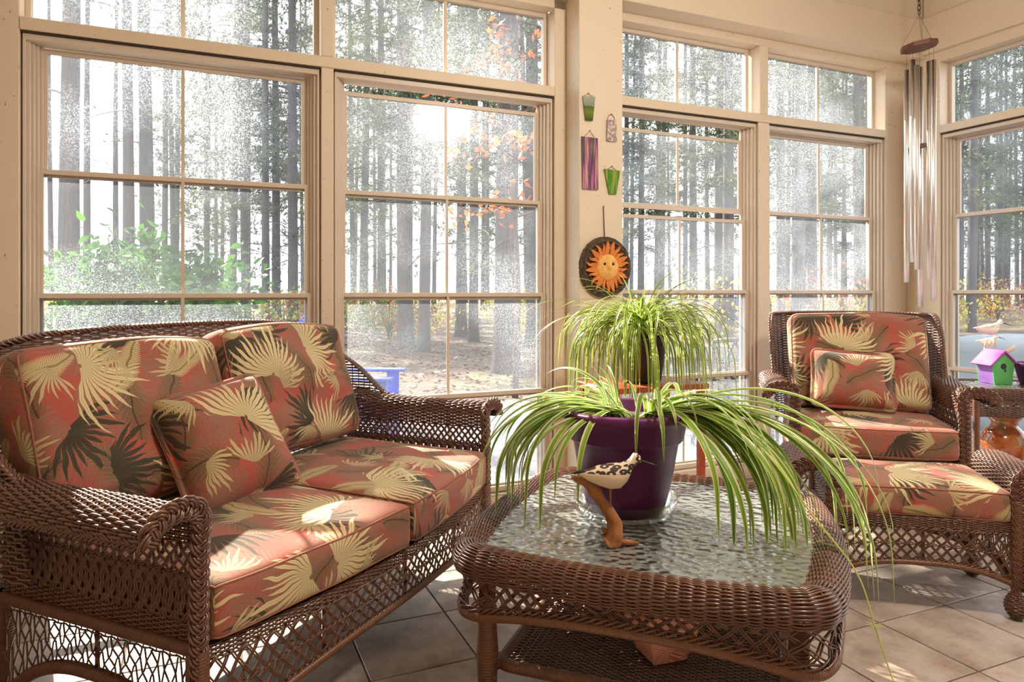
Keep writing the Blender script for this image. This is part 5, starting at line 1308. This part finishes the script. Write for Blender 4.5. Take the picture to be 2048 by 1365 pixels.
def clump_mesh(seed, n, rad, h, leaf, mat, name='foliage'):
    rng = np.random.RandomState(seed); u = nrm(rng.normal(size=(n, 3))) * rng.uniform(.35, 1, (n, 1)) ** .6; lob = 1 + .3 * np.sin(u[:, 0:1] * 5 + seed) * np.sin(u[:, 1:2] * 4)
    P = u * lob * [rad, rad, h * .5] + [0, 0, h * .5]; P[:, 2] = np.maximum(P[:, 2], .05)
    d = nrm(rng.normal(size=(n, 3)) + [0, 0, .2]); s = nrm(np.cross(d, rng.normal(size=(n, 3)))); L = rng.uniform(.6, 1.2, (n, 1)) * leaf
    V = np.stack([P, P + d * L * .5 + s * L * .28, P + d * L, P + d * L * .5 - s * L * .28], 1)
    mb = MB(); mb.add(V, np.arange(n * 4).reshape(-1, 4)); me = mb.mesh(name, False); me.materials.append(mat); return me
def stem_mesh(seed, n, rad, h):
    rng = np.random.RandomState(seed); mb = MB()
    for k in range(n):
        a = rng.uniform(0, 6.28); r = rad * rng.uniform(.2, .8); tubes(mb, spline([(0, 0, 0), (r * .3 * math.cos(a), r * .3 * math.sin(a), h * .4), (r * math.cos(a), r * math.sin(a), h * rng.uniform(.7, .95))], 8), np.linspace(.016, .004, 8)[None], sides=5)
    me = mb.mesh('stems'); me.materials.append(M['twig']); return me
UM = [(clump_mesh(60, 620, 1.2, 1.25, .10, M['under_yel']), 'yellow'), (clump_mesh(61, 620, 1.1, 1.1, .10, M['under_grn']), 'green'), (clump_mesh(62, 520, 1.0, 1.3, .10, M['under_red']), 'rust-brown')]
SM = stem_mesh(5, 9, .8, 1.1)
for k in range(64):
    px = rnd.uniform(-200, 2400); D = rnd.uniform(15, 38); p = at_depth(px, HY, D)
    if p[1] < 9 and p[0] < 9: continue
    v = rnd.choice([0, 0, 1, 1, 2]); wn_ = next((w for a, b, w in WINS if a <= px <= b), 'no window')
    t = thing('undergrowth_shrub', 'low %s undergrowth among the pine trunks %s' % (UM[v][1], 'seen through ' + wn_ if wn_ != 'no window' else 'hidden behind the posts between the windows'), 'shrub', (p[0], p[1], gz(p[0], p[1]) - .02), rnd.uniform(0, 6.28), '%s undergrowth, %s' % (UM[v][1], wn_ if wn_ != 'no window' else 'behind the posts'))
    s = rnd.uniform(.8, 1.5); t.scale = (s, s, s * rnd.uniform(.8, 1.2)); obj('foliage', UM[v][0], None, t); obj('stems', SM, None, t)

# evergreen shrub close outside the leftmost window
sb = at_depth(300, 560, 4.75); shb = thing('evergreen_shrub', 'leafy green shrub growing just outside the leftmost window', 'shrub', (sb[0], sb[1], GZ0 - .04))
rs = np.random.RandomState(17); L_ = []
stems = []
right = np.array([math.cos(CAM_R), math.sin(CAM_R), 0]); fwd = np.array([-right[1], right[0], 0])
for k in range(30):
    r = rs.uniform(-.62, .62); dpt = rs.uniform(-.3, .3); top = (1.95 - .9 * abs(r) ** 1.3) * rs.uniform(.8, 1.0)
    P = spline([np.array([0, 0, 0]) + right * r * .12 + fwd * dpt * .1, right * r * .45 + fwd * dpt * .5 + [0, 0, top * .5], right * r + fwd * dpt + [0, 0, top]], 16); stems.append(P)
    for q in range(165):
        f = rs.uniform(.28, 1.0) ** .7; b0 = P[int(f * 15)] + rs.normal(size=3) * [.10, .10, .09]; L_.append(b0)
for P in stems:
    mb = MB(); tubes(mb, P, np.linspace(.013, .004, 16)[None], sides=6); obj('stem', mb, M['twig'], shb)
for k in range(26):                                                       # outlying sprigs to the right
    b0 = right * rs.uniform(.55, .78) + fwd * rs.uniform(-.2, .2) + np.array([0, 0, rs.uniform(.9, 1.5)]); L_.append(b0)
L_ = np.array(L_); n = len(L_); d = nrm(rs.normal(size=(n, 3)) + nrm(L_ - [0, 0, 1.2]) * .8 - [0, 0, .25]); s = nrm(np.cross(d, rs.normal(size=(n, 3)))); up = np.cross(s, d); ln = rs.uniform(.055, .095, (n, 1))
def leafV(i):
    b, D_, S_, U_, l = L_[i], d[i], s[i], up[i], ln[i]
    t = np.array([0, .25, .6, 1.0]); w = np.array([0.04, .26, .24, .02]); bend = np.array([0, .03, .02, -.08])
    return np.concatenate([b + D_ * l * t[:, None] + U_ * l * bend[:, None] - S_ * l * w[:, None] + U_ * l * .08 * w[:, None], b + D_ * l * t[:, None] + U_ * l * (bend - .05)[:, None], b + D_ * l * t[:, None] + U_ * l * bend[:, None] + S_ * l * w[:, None] + U_ * l * .08 * w[:, None]])
lq = np.array([[0, 1, 5, 4], [1, 2, 6, 5], [2, 3, 7, 6], [4, 5, 9, 8], [5, 6, 10, 9], [6, 7, 11, 10]])
front = np.argsort((L_ @ fwd))[:220]; rest = np.setdiff1d(np.arange(n), front)
for i in front: mb = MB(); mb.add(leafV(i), lq); obj('leaf', mb, M['shrub'], shb)
mb = MB()
for i in rest: mb.add(leafV(i), lq)
obj('inner_leaves', mb, M['shrub'], shb, stuff=True)

# young oak with rust leaves outside the window left of the pier
ob = at_depth(1030, HY, 8.5); oak = thing('young_oak', 'slender young oak with rust-orange leaves outside the window left of the pier', 'tree', (ob[0], ob[1], gz(ob[0], ob[1]) - .05))
mb = MB(); tubes(mb, spline([(0, 0, 0), (.05, .02, 1.5), (-.03, .05, 3.2), (.06, 0, 4.6)], 24), np.linspace(.045, .012, 24)[None], sides=8); tk = obj('trunk', mb, M['twig'], oak)
pts = []
for k in range(22):
    z = rs.uniform(2.2, 4.4); a = rs.uniform(0, 6.28); L0 = rs.uniform(.5, 1.2); P = spline([(0, 0, z), (math.cos(a) * L0 * .5, math.sin(a) * L0 * .5, z + .12), (math.cos(a) * L0, math.sin(a) * L0, z + rs.uniform(-.1, .2))], 10)
    mb = MB(); tubes(mb, P, np.linspace(.010, .003, 10)[None], sides=5); obj('branch', mb, M['twig'], oak)
    pts += [P[rs.randint(4, 10)] + rs.normal(size=3) * .09 for _ in range(16)]
pts = np.array(pts); m = len(pts); d2 = nrm(rs.normal(size=(m, 3)) - [0, 0, .5]); s2 = nrm(np.cross(d2, rs.normal(size=(m, 3)))); V = np.stack([pts, pts + d2 * .05 + s2 * .03, pts + d2 * .11, pts + d2 * .05 - s2 * .03], 1)
mb = MB(); mb.add(V, np.arange(m * 4).reshape(-1, 4)); obj('foliage', mb, M['under_red'], oak, smooth=False, stuff=True)

# blue slatted garden chairs
def adirondack(label, loc, rz):
    o = thing('garden_chair', label, 'chair', loc, rz, 'blue garden chairs')
    def bx(name, c, size, R=None): mb = MB(); obox(mb, c, size, .004, R); obj(name, mb, M['blue'], o, smooth=False)
    def rx(a): return np.array([[1, 0, 0], [0, math.cos(a), -math.sin(a)], [0, math.sin(a), math.cos(a)]])
    for k in range(7): bx('back_slat', ((k - 3) * .075, .26, .66), (.066, .02, .80 - .035 * abs(k - 3)), rx(-.28))
    for k in range(6): bx('seat_slat', (0, -.24 + k * .085, .36 - k * .022), (.54, .075, .02), rx(-.22))
    for s in (-1, 1):
        bx('arm', (s * .33, -.02, .56), (.13, .72, .024)); bx('front_leg', (s * .29, -.28, .28), (.03, .10, .56)); bx('rear_leg', (s * .27, .12, .18), (.03, .85, .10), rx(-.30)); bx('arm_post', (s * .30, .26, .40), (.03, .07, .36))
    bx('front_rail', (0, -.29, .33), (.56, .022, .11))
g = on_z(722, 803, .12); adirondack('blue slatted garden chair outside, just beyond the loveseat arm', (*at_depth(704, HY, 5.6)[:2], GZ0 + .03), CAM_R + math.radians(-35 + 180 - 55))
adirondack('blue garden chair far out beyond the dark patio chairs', (*at_depth(1472, HY, 24.0)[:2], gz(*at_depth(1472, HY, 24.0)[:2])), CAM_R + math.radians(160))

# dark metal patio set
def patio_chair(label, loc, rz):
    o = thing('patio_chair', label, 'chair', loc, rz, 'dark patio chairs')
    def tb(name, pts, r=.011): mb = MB(); tubes(mb, np.array(pts, float), r, sides=8); obj(name, mb, M['iron'], o)
    for s in (-1, 1):
        tb('front_leg', [(s * .24, -.24, 0), (s * .24, -.23, .62)]); tb('rear_leg', [(s * .22, .27, 0), (s * .22, .22, .42), (s * .22, .30, .88)]); tb('armrest', spline([(s * .24, -.25, .62), (s * .25, 0, .64), (s * .225, .26, .66)], 12), .014)
    tb('back_rail', [(-.22, .30, .88), (0, .31, .90), (.22, .30, .88)], .016); tb('back_rail', [(-.22, .25, .60), (.22, .25, .60)]); tb('back_rail', [(-.22, .225, .46), (.22, .225, .46)])
    for k in range(3):
        x = (k - 1) * .147
        for s in (-1, 1): tb('back_cross', [(x - s * .07, .253, .61), (x + s * .015, .275, .74), (x - s * .0 + s * .07, .298, .875)], .010)
    for k in range(6): tb('back_bar', [((k - 2.5) * .07, .226, .46), ((k - 2.5) * .07, .25, .60)], .007)
    mb = MB(); obox(mb, (0, 0, .43), (.48, .50, .03), .01); obj('seat', mb, M['iron'], o, smooth=False)
patio_chair('dark metal patio chair with crossed back, outside beside the window mullion', (*at_depth(1476, HY, 5.1)[:2], GZ0 + .03), CAM_R + math.radians(180 - 8))
patio_chair('dark metal patio chair turned sideways behind the spider plant on the stand', (*at_depth(1330, HY, 6.9)[:2], GZ0 + .03), CAM_R + math.radians(70))
tp = at_depth(1425, HY, 5.95); pt = thing('patio_table', 'round dark metal patio table outside between the dark patio chairs', 'table', (tp[0], tp[1], GZ0 + .03))
mb = MB(); lathe(mb, [(0, .715), (.52, .715), (.54, .70), (.54, .68), (0, .69)], 40); obj('table_top', mb, M['iron'], pt)
for k in range(4):
    a = k * 1.5708 + .5; mb = MB(); tubes(mb, spline([(.42 * math.cos(a), .42 * math.sin(a), 0), (.30 * math.cos(a), .30 * math.sin(a), .35), (.40 * math.cos(a), .40 * math.sin(a), .69)], 12), .016, sides=8); obj('leg', mb, M['iron'], pt)
# grey cover over outdoor furniture beyond the right wall
cv = at_depth(2040, HY, 6.6); W_, D_, Hh = 2.3, 1.0, .86
mb = MB(); secs = []
for z, k in ((0, 1.03), (.15, 1.02), (.42, 1.01), (.425, 1.025), (.44, 1.01), (.72, .99), (.80, .97), (.85, .90), (.86, .55)):
    r, _ = rounded_square(1.0, .22, 0.0, 16, 8); P = np.c_[r[:, 0] * W_ / 2 * k, r[:, 1] * D_ / 2 * k, np.full(len(r), z)]; P[:, :2] *= (1 + wob(P, .012, 9, 3) * (1.2 - z))[:, None]; P[:, 2] += wob(P, .012, 5, 6) * (z > .7); secs.append(P)
loft(mb, secs); tag(obj('furniture_cover', mb, M['cover'], None, loc=(cv[0] + .5, cv[1] - .1, GZ0 - .03), rot=(0, 0, CAM_R + .25)), 'grey fitted cover over outdoor furniture beyond the right wall window', 'cover')
